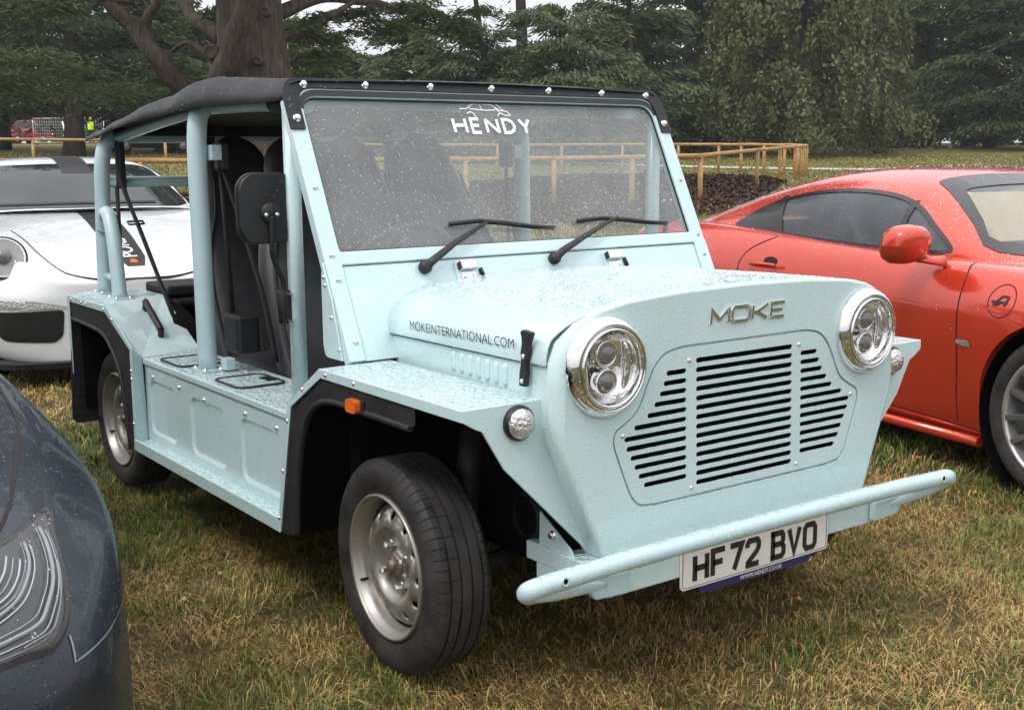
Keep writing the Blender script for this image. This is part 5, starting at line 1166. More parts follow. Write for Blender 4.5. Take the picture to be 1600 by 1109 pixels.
c1 = np.zeros(len(x), bool); j = len(bed)-1
for i in range(len(bed)):
    xi_, yi_ = bed[i]; xj_, yj_ = bed[j]; c1 ^= ((yi_ > y) != (yj_ > y)) & (x < (xj_-xi_)*(y-yi_)/(yj_-yi_)+xi_); j = i
x, y = x[c1], y[c1]; n = len(x); z = H(x, y)+.06+rng.random(n)*.06; th = rng.random(n)*2*PI; s_ = .02+.045*rng.random(n)
t1 = np.stack([np.cos(th), np.sin(th), rng.normal(0, .5, n)], 1)*s_[:, None]; t2 = np.stack([-np.sin(th), np.cos(th), rng.normal(0, .5, n)], 1)*s_[:, None]*.45; b = np.stack([x, y, z], 1)
V = np.stack([b-t1-t2, b+t1-t2, b+t1+t2, b-t1+t2], 1).reshape(-1, 3); o_ = np.arange(n)*4
k = rng.random(n); cA = np.where(k[:, None] < .93, np.array([.07, .038, .028])*(.35+.8*rng.random(n))[:, None], np.array([.18, .10, .06])*(.6+.8*rng.random(n))[:, None])
o = link('bark_chips', np_mesh('bark_chips', V, np.stack([o_, o_+1, o_+2, o_+3], 1), np.repeat(cA, 4, 0)), attr_mat('chips', .9)); o['kind'] = 'stuff'
M['path'] = plain('pale_gravel_path', (.50, .47, .45), .9, vary=.2, vscale=2, bump=1, bscale=40)
pc = [(560, 68), (683, 61), (850, 55.5), (1026, 51), (1150, 48.6), (1260, 47.2), (1400, 46), (1640, 45.5)]
sheet('path', [XYp(px, u-.7) for px, u in pc]+[XYp(px, u+.8) for px, u in reversed(pc)], .03, M['path'])
# post and rail fences of round peeled timber
M['timber'] = plain('peeled_timber', (.46, .27, .10), .65, vary=.3, vscale=7, bump=.6, bscale=60)
def rail_fence(label, P, h=1.05, r=.058, wires=0):
    pts = [XYp(px, u) for px, u in P]; cx, cy = pts[len(pts)//2]; t = thing('timber_fence', label, 'fence', (cx, cy, HH(cx, cy))); tz = HH(cx, cy)
    for i, (x, y) in enumerate(pts):
        z = HH(x, y)-tz; m = MB(); k = random.uniform(.9, 1.12); m.tube([(x-cx, y-cy, z-.15), (x-cx+random.uniform(-.01, .01), y-cy, z+h*.5), (x-cx, y-cy, z+h-.03)], [r*k, r*k*.98, r*k*.93], 10); m.build('post', M['timber'], t)
        if i < len(pts)-1:
            x2, y2 = pts[i+1]; z2 = HH(x2, y2)-tz; m = MB(); a = Vector((x-cx, y-cy, z+h)); b = Vector((x2-cx, y2-cy, z2+h)); d = (b-a)*.01; mid_ = (a+b)/2+Vector((0, 0, random.uniform(-.01, .012)))
            m.tube([a-d, mid_, b+d], [r*.98, r*.9, r*.95], 10); m.build('rail', M['timber'], t)
    return t
rail_fence('near timber rail fence in front of the bark mulch bed, left to right end', [(-200, 24.5), (-62, 24.6), (80, 24.7), (222, 24.8), (365, 24.8), (508, 24.8), (618, 24.9), (730, 25), (868, 25.2), (990, 25.8), (1097, 27), (1186, 34), (1221, 37.5), (1245, 39.6), (1256, 40.8), (1262, 41.8)])
rail_fence('far timber rail fence behind the bark mulch bed, in front of the pale path', [(-160, 44), (-30, 45), (56, 45.5), (160, 46), (262, 46), (365, 46), (470, 46), (575, 46), (680, 46), (780, 46), (880, 45.8), (975, 45.5), (1062, 45.1), (1125, 44.6), (1160, 44), (1196, 43.4), (1228, 42.8), (1250, 42.2), (1262, 41.9)])
M['rail_grey'] = plain('grey_metal_rail', (.30, .30, .30), .5)
t = thing('boundary_rail', 'thin grey rail running low in front of the trees at far right', 'railing', (*XYp(1450, 84), 0)); cx, cy = t.location.x, t.location.y
P = [(1180, 80), (1290, 82), (1400, 84), (1500, 84), (1600, 84), (1700, 84)]; pp = [XYp(*q) for q in P]
m = MB(); m.tube([(x-cx, y-cy, HH(x, y)+.55) for x, y in pp], .035, 6); m.build('rail', M['rail_grey'], t)
for x, y in pp: m = MB(); m.tube([(x-cx, y-cy, HH(x, y)-.1), (x-cx, y-cy, HH(x, y)+.6)], .03, 6); m.build('post', M['rail_grey'], t)

# ================================================================ trees
def leafmat(name, c1, c2, rough=.6):
    m, nt, b = nmat(name); g = N(nt, 'NewGeometry'); mxx = N(nt, 'MixRGB'); mxx.inputs[1].default_value = (*c1, 1); mxx.inputs[2].default_value = (*c2, 1)
    n = N(nt, 'TexNoise', Scale=.55, Detail=4.0); L(nt, g.outputs['Position'], n.inputs['Vector'])
    f = mth(nt, 'ADD', mth(nt, 'MULTIPLY', g.outputs['Random Per Island'], .55), mapr(nt, n.outputs[0], .3, .7, 0, .5)); L(nt, f, mxx.inputs[0])
    L(nt, mxx.outputs[0], b.inputs['Base Color']); b.inputs['Roughness'].default_value = rough; b.inputs['Specular IOR Level'].default_value = .25
    tr = N(nt, 'BsdfTranslucent'); L(nt, mxx.outputs[0], tr.inputs['Color']); ms = N(nt, 'MixShader'); ms.inputs[0].default_value = .22; L(nt, b.outputs[0], ms.inputs[1]); L(nt, tr.outputs[0], ms.inputs[2]); L(nt, ms.outputs[0], nt.nodes['Material Output'].inputs[0]); return m
M['cedar'] = leafmat('cedar_needles', (.028, .052, .027), (.15, .19, .085))
M['cedar_dark'] = leafmat('dark_needles', (.022, .036, .020), (.075, .10, .045))
M['beech'] = leafmat('weeping_leaves', (.045, .062, .030), (.19, .20, .085))
M['olive'] = leafmat('olive_leaves', (.045, .060, .018), (.14, .16, .045))
def bark(name, col):
    m, nt, b = nmat(name); pos = coords(nt); mpn = N(nt, 'Mapping'); mpn.inputs['Scale'].default_value = (5, 5, .9); L(nt, pos, mpn.inputs[0])
    v = N(nt, 'TexNoise', Scale=2.0, Detail=9.0, Roughness=.65, Distortion=.6); L(nt, mpn.outputs[0], v.inputs['Vector'])
    n2 = N(nt, 'TexNoise', Scale=.9, Detail=4.0); L(nt, pos, n2.inputs['Vector'])
    h = N(nt, 'HueSaturation', Color=(*col, 1)); L(nt, mth(nt, 'MULTIPLY', mapr(nt, v.outputs[0], .35, .65, .45, 1.35), mapr(nt, n2.outputs[0], .3, .7, .7, 1.3)), h.inputs['Value']); L(nt, h.outputs[0], b.inputs['Base Color']); b.inputs['Roughness'].default_value = .85
    bp = N(nt, 'Bump', Strength=1.0, Distance=.12); L(nt, v.outputs[0], bp.inputs['Height']); L(nt, bp.outputs[0], b.inputs['Normal']); return m
M['bark'] = bark('cedar_bark', (.115, .086, .070)); M['bark_dark'] = bark('dark_bark', (.055, .042, .036))
def leaves(name, P, D, ln, wd, mat, parent):
    n = len(P); D = D/np.linalg.norm(D, axis=1, keepdims=True); r_ = rng.normal(size=(n, 3)); W = np.cross(D, r_); W /= np.linalg.norm(W, axis=1, keepdims=True)+1e-9
    l_ = (ln*(.6+.8*rng.random(n)))[:, None]; w_ = (wd*(.6+.8*rng.random(n)))[:, None]
    V = np.stack([P-D*l_*.5, P+W*w_*.5, P+D*l_*.5, P-W*w_*.5], 1).reshape(-1, 3); o = np.arange(n)*4
    return link(name, np_mesh(name, V, np.stack([o, o+1, o+2, o+3], 1)), M[mat], parent)
def trunk(parent, h, r, mat='bark_dark', lean=(0, 0), n=12, limbs=()):
    P = []; rr = []
    for k in range(n):
        t = k/(n-1); P.append((lean[0]*t*h+.06*h*.2*math.sin(3*t+r), lean[1]*t*h+.01*h*math.sin(5*t), -.3+t*h)); rr.append(r*(1.35-.35*min(1, t*8))*(1-.8*t**1.2))
    m = MB(); m.tube(P, rr, 12)
    for q in limbs: m.tube(smoothpath(q[0], 4), q[1] if not isinstance(q[1], tuple) else list(np.linspace(q[1][0], q[1][1], (len(q[0])-1)*4+1)), 7)
    return m.build('trunk', M[mat], parent)
def cedar(label, x, y, h, spread, z0=1.0, mat='cedar', nl=46, per=620, leaf=(.34, .085), group='dark conifers behind the field', tr=.35, trmat='bark_dark', shape=.75, droop=.55, name='cedar_tree'):
    t = thing(name, label, 'tree', (x, y, HH(x, y)), 0, group); PP, DD, limbs = [], [], []
    for k in range(nl):
        f = (k+rng.random())/nl; z = z0+(h-z0)*f; az = rng.random()*2*PI; r_ = spread*(1-f**1.6*shape)*(.65+.45*rng.random())
        e = np.array([math.cos(az), math.sin(az), 0]); s_ = np.array([-e[1], e[0], 0]); rise = r_*(.10+.12*rng.random())*(1 if f < .8 else 2)
        limbs.append(([(0, 0, z-.4), tuple(e*r_*.45+[0, 0, z+rise*.7]), tuple(e*r_*.9+[0, 0, z+rise*.6])], (.02+.045*(1-f)+tr*.08, .012)))
        m_ = int(per*(.4+r_/spread)); a = rng.random(m_)**.6; lat = rng.normal(0, .30, m_)*r_*(.35+.6*a); along = a*r_
        zz_ = z+rise*np.sin(a*PI*.6)-droop*r_*.22*a**2-.30*(lat/(.35*r_+.1))**2*r_*.25+rng.normal(0, .07, m_)-rng.random(m_)**2.2*.55*droop
        p = e*along[:, None]+s_*lat[:, None]; p[:, 2] = zz_; d = e*1.0+s_*(lat/(r_*.3+.1))[:, None]*.7+rng.normal(0, .35, (m_, 3)); d[:, 2] -= droop*(.6+.9*rng.random(m_)); PP.append(p); DD.append(d)
    trunk(t, h*.97, tr, trmat, limbs=limbs); leaves('crown', np.concatenate(PP), np.concatenate(DD), *leaf, mat, t); return t
def weeping(label, x, y, h, spread):
    t = thing('weeping_beech', label, 'tree', (x, y, HH(x, y))); PP, DD, limbs = [], [], []
    NB = 250
    for k in range(NB):       # domed boughs stepping down and out, each with a fringe of hanging twigs
        f = (k+.5)/NB; az = k*2.399+rng.normal(0, .2); zt = .8+(h-.8)*(1-f)**1.1; r0 = spread*(.20+.80*f**.65)*(.45+.62*rng.random()**.6); e = np.array([math.cos(az), math.sin(az), 0]); s_ = np.array([-e[1], e[0], 0])
        if k % 4 == 0: limbs.append(([(0, 0, min(h*.8, zt*.75)), tuple(e*r0*.5+[0, 0, zt+.15]), tuple(e*r0*.95+[0, 0, zt-.25])], (.09, .03)))
        wd_ = .65+.55*rng.random(); nst = 30
        for q_ in range(nst):
            lat, o_ = rng.normal(0, wd_*.5), rng.normal(0, wd_*.42); top = zt+.25-.55*((lat/wd_)**2+(o_/wd_)**2); L_ = min(max(.1, top), (.35+1.0*rng.random()**1.3)*(1 if q_ % 5 else 1.6)); m_ = max(3, int(L_*9))
            c0 = e*(r0+o_)+s_*lat; q = rng.random(m_)**.9; p = c0+rng.normal(0, .07, (m_, 3))+e*(q*.10)[:, None]; p[:, 2] = top-q*L_+rng.normal(0, .04, m_); d = rng.normal(0, .5, (m_, 3))+e*.25; d[:, 2] -= .9; PP.append(p); DD.append(d)
    P = np.concatenate(PP); D = np.concatenate(DD); kk = P[:, 2] > .12; P, D = P[kk], D[kk]
    trunk(t, h*.9, .45, 'bark_dark', limbs=limbs); leaves('crown', P, D, .27, .13, 'beech', t); return t
def leafy(label, x, y, h, spread, mat='olive', z0=.5, clumps=70, per=260, leaf=(.22, .12), group=None, name='broadleaf_tree', tr=.2):
    t = thing(name, label, 'tree' if h > 4 else 'shrub', (x, y, HH(x, y)), 0, group); PP, DD = [], []
    for k in range(clumps):
        a = rng.random()*2*PI; f = rng.random(); z = z0+(h-z0)*f; r_ = spread*math.sqrt(max(.05, 1-((f-.4)/.65)**2))*(.55+.5*rng.random()); c = np.array([math.cos(a)*r_, math.sin(a)*r_, z]); rad = spread*(.16+.14*rng.random())
        v = rng.normal(size=(per, 3)); v /= np.linalg.norm(v, axis=1, keepdims=True); v *= (rad*(.55+.5*rng.random(per)))[:, None]; v[:, 2] *= .7; PP.append(c+v); d = v+rng.normal(0, rad*.6, (per, 3)); d[:, 2] -= .2; DD.append(d)
    trunk(t, h*.8, tr, 'bark_dark', limbs=[([(0, 0, h*.25), (math.cos(k)*spread*.4, math.sin(k)*spread*.4, h*.55), (math.cos(k)*spread*.8, math.sin(k)*spread*.8, h*.75)], (.07, .02)) for k in range(7)])
    leaves('crown', np.concatenate(PP), np.concatenate(DD), *leaf, mat, t); return t
def place(px, u): return XYp(px, u)
# the old cedar behind the roof, with its scarred trunk and heavy limbs
x, y = place(399, 29); oc = thing('old_cedar_tree', 'massive old tree with thick brown trunk and pruned limb scars behind the canvas roof', 'tree', (x, y, HH(x, y)))
Rv = Vector((FY, -FX, 0)); Fv = Vector((FX, FY, 0))
def oc_(a, z, d=0): return tuple(Rv*a+Fv*d+Vector((0, 0, z)))
k_ = 29/1855.8
def ocp(px, py, d=0): return oc_((px-392)*k_, (248-py)*k_+1.283-HH(x, y), d)
m = MB()
rows = []; random.seed(3)
for i in range(26):
    t_ = i/25; z = -.3+t_*9; rad = .98*(1.25-.3*min(1, t_*5))*(1-.30*t_); row = []
    for j in range(41):
        a = 2*PI*(j % 40)/40; n_ = 1+.25*mnoise.noise(Vector((math.cos(a)*2.2, math.sin(a)*2.2, z*.30)))+.15*mnoise.noise(Vector((math.cos(a)*7, math.sin(a)*7, z*.5))); row.append(oc_(rad*n_*math.cos(a)+.02*z, z, rad*n_*math.sin(a)))
    rows.append(row)
m.grid(rows)
lim = [([(352, 150, -.8), (372, 108, -1.2), (398, 60, -1.5), (418, 12, -1.6), (430, -40, -1.7)], (.30, .22)), ([(345, 190, -.3), (308, 150, -.8), (284, 115, -1.1), (262, 84, -1.3), (238, 52, -1.4), (214, 14, -1.6), (190, -30, -1.8)], (.27, .15)), ([(262, 84, -1.3), (268, 50, -1.5), (288, 24, -1.7), (296, -10, -2), (300, -40, -2.2)], (.13, .08)),
       ([(350, 60, 0), (310, 36, .5), (285, 10, .8), (250, -30, 1)], (.20, .10)), ([(420, 30, .3), (470, 5, .8), (520, -6, 1.2), (600, 8, 1.8), (680, 14, 2.2)], (.20, .05)), ([(440, 60, .2), (480, 45, .7), (520, 18, 1), (560, -10, 1.5)], (.12, .05)),
       ([(330, 90, .5), (300, 70, 1), (262, 66, 1.4), (225, 84, 1.8)], (.10, .03)), ([(250, 20, -1.4), (190, 18, -2), (120, 28, -2.6), (60, 60, -3), (20, 70, -3.3)], (.10, .03)), ([(180, 0, -2), (100, -5, -2.5), (30, 20, -3), (-20, 30, -3.3)], (.11, .04)), ([(70, -20, -2.6), (68, 30, -2.7), (55, 60, -2.8), (40, 90, -2.9)], (.05, .015))]
for P, rr in lim:
    q = smoothpath([ocp(*p) for p in P], 6); q = [p+Vector((mnoise.noise(p*1.3), mnoise.noise(p*1.3+Vector((9, 0, 0))), mnoise.noise(p*1.3+Vector((0, 9, 0)))))*.10 for p in q]; m.tube(q, list(np.linspace(rr[0], rr[1], len(q))), 10)
m.build('trunk', M['bark'], oc)
for px, py, r_ in ((349, 90, .15), (417, 103, .09), (431, 33, .10)):
    c = Vector(ocp(px, py, -1.0)); m = MB(); m.lathe([(r_*1.25, .25), (r_*1.15, 0), (r_*.9, -.05), (r_*.7, -.02), (0, -.0)], 16, tuple(Fv), c); m.build('limb_scar', M['scar'] if 'scar' in M else M['bark'], oc)
PP, DD = [], []
def spray(px, py, d, w, hgt, n_, dr=.5):
    c = np.array(ocp(px, py, d)); p = rng.normal(0, 1, (n_, 3)); a = p[:, 0]*w*k_*.5; b = p[:, 1]*w*k_*.4; zz_ = -abs(p[:, 2])*hgt*k_*.5-.15*(a/(w*k_*.5))**2*hgt*k_
    q = c+np.outer(a, np.array(Rv))+np.outer(b, np.array(Fv)); q[:, 2] += zz_; dd = np.outer(np.sign(a+.01), np.array(Rv))+rng.normal(0, .5, (n_, 3)); dd[:, 2] -= dr; PP.append(q); DD.append(dd)
for px, py, d, w, hg, n_ in ((60, 20, -2.8, 120, 40, 900), (150, 30, -2.2, 80, 34, 500), (20, 70, -3, 100, 50, 900), (100, 90, -2.8, 110, 40, 900), (200, 70, 1.5, 80, 36, 500), (240, 100, 1.8, 90, 40, 700), (180, 120, 0, 110, 40, 900), (60, 130, -2, 120, 44, 1000), (250, 140, 1, 90, 34, 700), (290, 120, 1.5, 60, 30, 350), (300, 30, .9, 60, 30, 260), (330, 5, 1, 60, 30, 300),
                     (520, 22, 1.2, 60, 24, 500), (570, 15, 1.6, 60, 22, 420), (610, 20, 1.9, 66, 30, 520), (655, 18, 2.2, 60, 26, 480), (690, 26, 2.3, 50, 26, 320), (480, 30, .8, 60, 40, 500), (470, 70, .8, 50, 40, 400), (500, 60, 1.2, 50, 30, 300), (560, 44, 1.6, 40, 20, 160), (640, -6, 2, 90, 26, 500), (720, 0, 2.4, 70, 22, 300)):
    for _ in range(3): spray(px+rng.normal(0, w*.25), py+rng.normal(0, hg*.25), d+rng.normal(0, .4), w*.6, hg*.6, int(n_*.55))
for k in range(60):            # the high crown, above the picture
    a = rng.random()*2*PI; z = 8.5+11*(k/60); r_ = (11.5-6*(k/60))*(.7+.4*rng.random()); n_ = 420; e = np.array([math.cos(a), math.sin(a), 0]); q = rng.random(n_)**.6*r_; lat = rng.normal(0, .22, n_)*q; p = e*q[:, None]+np.array([-e[1], e[0], 0])*lat[:, None]; p[:, 2] += z+.10*q-rng.random(n_)**2*.6; d = e+rng.normal(0, .5, (n_, 3)); PP.append(p); DD.append(d*1.0)
leaves('crown', np.concatenate(PP[:-60]), np.concatenate(DD[:-60]), .19, .036, 'cedar', oc); leaves('crown', np.concatenate(PP[-60:]), np.concatenate(DD[-60:]), .55, .16, 'cedar', oc)
for px, u, h_, sp, z0, mt, lb in (
    (118, 56, 17, 6.5, 1.7, 'cedar_dark', 'dark conifer with bare lower trunk beyond the left fence'), (10, 62, 18, 6, 1.2, 'cedar_dark', 'dark conifer at the far left edge beyond the fence'), (255, 64, 7.5, 5, 1.2, 'cedar_dark', 'dark conifer left of the massive brown trunk'),
    (470, 66, 6.4, 4.0, .3, 'olive', 'low olive conifer right of the massive brown trunk'), (560, 72, 5.6, 4.2, .2, 'cedar', 'low dark conifer left of the spreading cedars, below the sky gap'),
    (665, 62, 5.9, 5.0, .3, 'cedar', 'spreading cedar left of the twin bare stems above the windscreen'), (760, 58, 6.0, 4.8, .3, 'cedar', 'spreading cedar below the twin bare stems above the windscreen'), (880, 56, 6.6, 5.2, .3, 'cedar', 'spreading layered cedar above the lettering side of the windscreen'), (985, 62, 8.6, 5.0, .3, 'cedar', 'tall cedar between spreading cedars and the weeping tree'),
    (1085, 74, 20, 6.5, .3, 'cedar_dark', 'dark conifer behind the left side of the weeping tree'), (1440, 76, 20, 6.5, .6, 'cedar', 'tall cedar right of the weeping tree, around the brown stem'), (1545, 70, 20, 6.8, .4, 'cedar', 'layered cedar at the right edge of the field'), (1660, 66, 20, 6.5, .4, 'cedar_dark', 'dark conifer past the right edge of the field')):
    x, y = place(px, u)
    big = h_ > 12; cedar(lb, x, y, h_, sp, z0, mt, nl=64 if big else 34, per=470 if big else 600, leaf=(.40, .10) if u > 60 else (.34, .085), tr=.42 if px == 118 else .3, shape=.6 if big else .5)
x, y = place(812, 66); cedar('tall open cedar whose twin dark stems show against the sky', x, y, 17, 6, 9.0, 'cedar_dark', nl=26, per=420, tr=.42, shape=.4)
x, y = place(768, 67); t = thing('bare_trunk', 'leaning bare dark stem beside the twin-stemmed cedar', 'tree', (x, y, HH(x, y))); trunk(t, 14, .24, 'bark_dark', (-.16, 0))
x, y = place(1408, 72); t = thing('redwood_tree', 'straight reddish brown trunk right of the weeping tree', 'tree', (x, y, HH(x, y))); trunk(t, 22, .62, 'bark', (0, 0)); 
PP = []; DD = []
for k in range(26):
    a = rng.random()*2*PI; z = 6.5+rng.random()*14; e = np.array([math.cos(a), math.sin(a), 0]); n_ = 300; q = rng.random(n_)**.7*3.2; p = e*q[:, None]+rng.normal(0, .28, (n_, 3)); p[:, 2] += z-.12*q**2; PP.append(p); d = e+rng.normal(0, .4, (n_, 3)); d[:, 2] -= .5; DD.append(d)
leaves('crown', np.concatenate(PP), np.concatenate(DD), .36, .09, 'cedar', t)
x, y = place(1250, 61); weeping('large weeping tree with cascading leafy branches behind the timber fence end', x, y, 17, 5.6)
# undergrowth at the wood's edge and the back rows (shared meshes)
def copies(root, spots, labels):
    for i, (px, u, s_, rz) in enumerate(spots):
        o = root if i == 0 else copy_tree(root); x, y = place(px, u); o.location = (x, y, HH(x, y)); o.scale = (s_, s_, s_); o.rotation_euler = (0, 0, rz); o['label'] = labels[i]
x, y = place(1330, 78); sh_ = leafy('', x, y, 2.6, 2.2, 'olive', .1, 40, 240, (.20, .12), 'undergrowth shrubs at the wood edge', 'shrub', .05)
copies(sh_, [(1050, 70, .9, 0), (1110, 80, 1.1, 1), (1340, 84, 1.2, 2), (1400, 80, .9, 3), (1470, 82, 1.2, 4), (1530, 80, .8, 5), (1600, 82, 1.1, .5), (980, 76, 1.1, 1.5), (900, 78, 1.2, 2.5), (820, 80, 1.2, 3.5), (730, 78, 1.1, 4.5), (640, 80, 1.2, 5.5), (1180, 84, 1.3, .2), (1260, 86, 1.3, .9), (520, 80, 1.1, 2.2), (440, 78, 1.2, 3.3)], ['low shrub '+q for q in ('just right of the windscreen corner, left of the weeping tree', 'at the left foot of the weeping tree', 'at the right foot of the weeping tree', 'at the foot of the straight reddish trunk', 'right of the straight reddish trunk', 'small, under the layered cedar at far right', 'at the right picture edge under the conifers', 'seen through the right end of the windscreen', 'seen through the windscreen above the right wiper', 'seen through the windscreen right of the white lettering', 'seen through the windscreen below the white lettering', 'seen through the windscreen left of the white lettering', 'behind the left side of the weeping tree', 'behind the middle of the weeping tree', 'seen through the windscreen above the front seats', 'hidden behind the windscreen left rail, beside the massive trunk')])
x, y = place(0, 100); b1 = cedar('', x, y, 24, 8.5, .2, 'cedar_dark', nl=60, per=380, leaf=(.62, .20), group='back row of dark conifers', tr=.5, shape=.45)
copies(b1, [(-120, 96, 1, 0), (20, 104, 1.1, 1), (150, 98, 1, 2.2), (1080, 104, .95, 4), (1200, 98, 1, 5), (1320, 106, 1.1, .4), (1440, 98, 1, 1.4), (1560, 106, 1.1, 2.4), (1680, 98, 1, 3.4), (1790, 104, 1, 4.4), (-250, 104, 1, 5.4)], ['tall dark back-row conifer '+q for q in ('beyond the left picture edge', 'at the left picture edge', 'behind the bare lower trunk at left', 'left of the heavy curved limbs', 'left of the weeping tree', 'behind the left half of the weeping tree', 'behind the right half of the weeping tree', 'behind the straight reddish trunk', 'behind the layered cedar at far right', 'beyond the right picture edge', 'farthest beyond the right picture edge', 'farthest beyond the left picture edge')])
x, y = place(400, 100); b2 = cedar('', x, y, 10, 7.5, .1, 'cedar_dark', nl=40, per=520, leaf=(.50, .16), group='back row of lower conifers', tr=.35, shape=.5)
copies(b2, [(400, 100, .85, 0), (500, 106, .72, 1), (600, 100, .62, 2), (700, 104, .72, 3), (800, 98, .72, 4), (900, 104, .78, 5), (1000, 100, .95, 6), (300, 104, 1.0, .6), (220, 104, .9, 1.6)], ['lower back-row conifer '+q for q in ('behind the massive brown trunk', 'right of the massive trunk under the sky gap', 'at the right side of the sky gap', 'behind the spreading cedar left of the bare stems', 'behind the twin bare stems', 'behind the layered cedar above the windscreen', 'left of the weeping tree, above the windscreen corner', 'left of the massive trunk', 'between the dark conifers and the heavy curved limbs')])

# ================================================================ far vehicles, barrier, marshal
def small_car(name, label, px, u, rz, col, L_=4.3, hgt=1.4, van=False, lamps=True):
    x, y = place(px, u); t = thing(name, label, 'car' if not van else 'van', (x, y, HH(x, y)), rz); mat = paint(name+'_paint', col, .3, drop=0)
    hl = L_/2; X = [hl, hl-.1, hl-.35, hl-1.1, .2, -hl+1.0, -hl+.3, -hl+.05, -hl]; w = .84
    bd = MB(); rows = []
    for i, xx_ in enumerate(X):
        k = (.55, .9, 1, 1, 1, 1, 1, .92, .7)[i]; zt = (.62, .72, .80, .88, .92, .92, .90, .85, .75)[i]*(1.25 if van else 1)
        rows.append([(xx_, a*w*k, z) for a, z in ((0, .25), (.85, .25), (.98, .38), (1, .6), (.97, zt-.08), (.88, zt), (0, zt+.03))]+[(xx_, -a*w*k, z) for a, z in ((.88, zt), (.97, zt-.08), (1, .6), (.98, .38), (.85, .25), (0, .25))])
    bd.grid(rows); bd.plate([(y_, z_) for _, y_, z_ in rows[0][:-1]], lambda a, b: (X[0], a, b)); bd.plate([(y_, z_) for _, y_, z_ in rows[-1][:-1]], lambda a, b: (X[-1], a, b)); body_ = bd.build('body', mat, t)
    z0_ = .92*(1.25 if van else 1); cx0, cx1 = (hl-.9, -hl+.15) if van else (hl-1.35, -hl+.75)
    cb = MB(); Pc = [(cx0, z0_-.05), (cx0-.55*(hgt-z0_)/.5, hgt-.03), (cx0-.8, hgt), (cx1+.5, hgt-.02), (cx1, z0_-.05)]
    cb.plate(Pc, lambda a, b: (a, .80-.28*(b-z0_), b), (), lambda a, b: (a, -.80+.28*(b-z0_), b)); cb.build('cabin', mat, t, .05)
    for s in (1, -1):
        wm_ = MB(); q = offset(ccw(Pc), .09); wm_.plate(q, lambda a, b: (a, s*(.806-.28*(b-z0_)), b)); wm_.build('window', M['darkglass'], t)
    wm_ = MB(); a0, a1 = Vector((Pc[0][0], 0, Pc[0][1])), Vector((Pc[1][0], 0, Pc[1][1])); n_ = Vector((a1.z-a0.z, 0, a0.x-a1.x)).normalized()*.01
    p0, p1 = a0.lerp(a1, .2)+n_, a0.lerp(a1, .92)+n_; wm_.add([(p0.x, -.70, p0.z), (p0.x, .70, p0.z), (p1.x, .60, p1.z), (p1.x, -.60, p1.z)], [(0, 1, 2, 3)]); wm_.build('windscreen', M['darkglass'], t)
    for wx in (hl-.75, -hl+.75):
        for s in (1, -1):
            m = MB(); m.lathe([(.0, -.1), (.20, -.1), (.31, -.1), (.33, -.07), (.33, .08), (.2, .1), (0, .1)], 24, (0, 1, 0), (wx, s*.74, .33)); wl_ = m.build('wheel', M['rubber'], t)
            m = MB(); m.lathe([(.19, 0), (.17, .015), (0, .02)], 20, (0, s, 0), (wx, s*.84, .33)); m.build('rim', M['steel'], wl_)
    if lamps:
        for s in (1, -1): m = MB(); m.lathe([(.10, -.04), (.10, .03), (.07, .05), (0, .055)], 16, (1, 0, 0), (hl-.03, s*.60, .64)); m.build('headlight', M['chrome'], t)
        m = MB(); m.box(hl-.02, hl+.06, -.75, .75, .38, .46); m.build('bumper', M['chrome'], t, .02)
        m = MB(); m.box(hl+.06, hl+.07, -.26, .26, .28, .38); m.build('number_plate', M['white_plate'], t)
    return t
hd = YAW+PI
small_car('classic_car', 'dark saloon with round bright headlamps parked beyond the far fence', 237, 61, hd+R(55)*-1, (.03, .024, .024), 4.4, 1.38)
small_car('red_van', 'small red van parked among trees at far left', 62, 92, hd+R(80), (.30, .02, .03), 3.6, 1.75, True)
small_car('silver_car', 'pale silver car parked behind the dark saloon beyond the far fence', 218, 72, hd+R(-70), (.45, .46, .47), 4.2, 1.4)
M['galv'] = plain('galvanised_steel', (.55, .56, .57), .4, metal=.5)
for k, (pa, pb, lb) in enumerate(((58, 108, 'galvanised mesh barrier panel left of the leaning pale post'), (112, 168, 'galvanised mesh barrier panel behind the marshal'))):
    xa, ya = place(pa, 84); xb, yb = place(pb, 84); t = thing('barrier_panel', lb, 'barrier', (xa, ya, HH(xa, ya)), 0, 'temporary barrier panels'); d = Vector((xb-xa, yb-ya, 0))
    m = MB(); q = [Vector((0, 0, .1)), Vector((0, 0, 1.75)), d+Vector((0, 0, 1.75)), d+Vector((0, 0, .1))]
    for i in range(4): m.tube([q[i], q[(i+1) % 4]], .03, 6)
    m.build('frame', M['galv'], t); m = MB()
    for i in range(1, 14): m.tube([d*(i/14)+Vector((0, 0, .1)), d*(i/14)+Vector((0, 0, 1.75))], .008, 4)
    for i in range(1, 8): m.tube([Vector((0, 0, .1+i*.2)), d+Vector((0, 0, .1+i*.2))], .008, 4)
    m.build('mesh_wires', M['galv'], t)
xa, ya = place(112, 82); m = MB(); m.tube([(0, 0, 0), (-Rv.x*.35, -Rv.y*.35, 1.5)], .06, 8); t = m.build('leaning_post', M['white'], None, loc=(xa, ya, HH(xa, ya))); tag(t, 'pale leaning post between two mesh barrier panels', 'post')
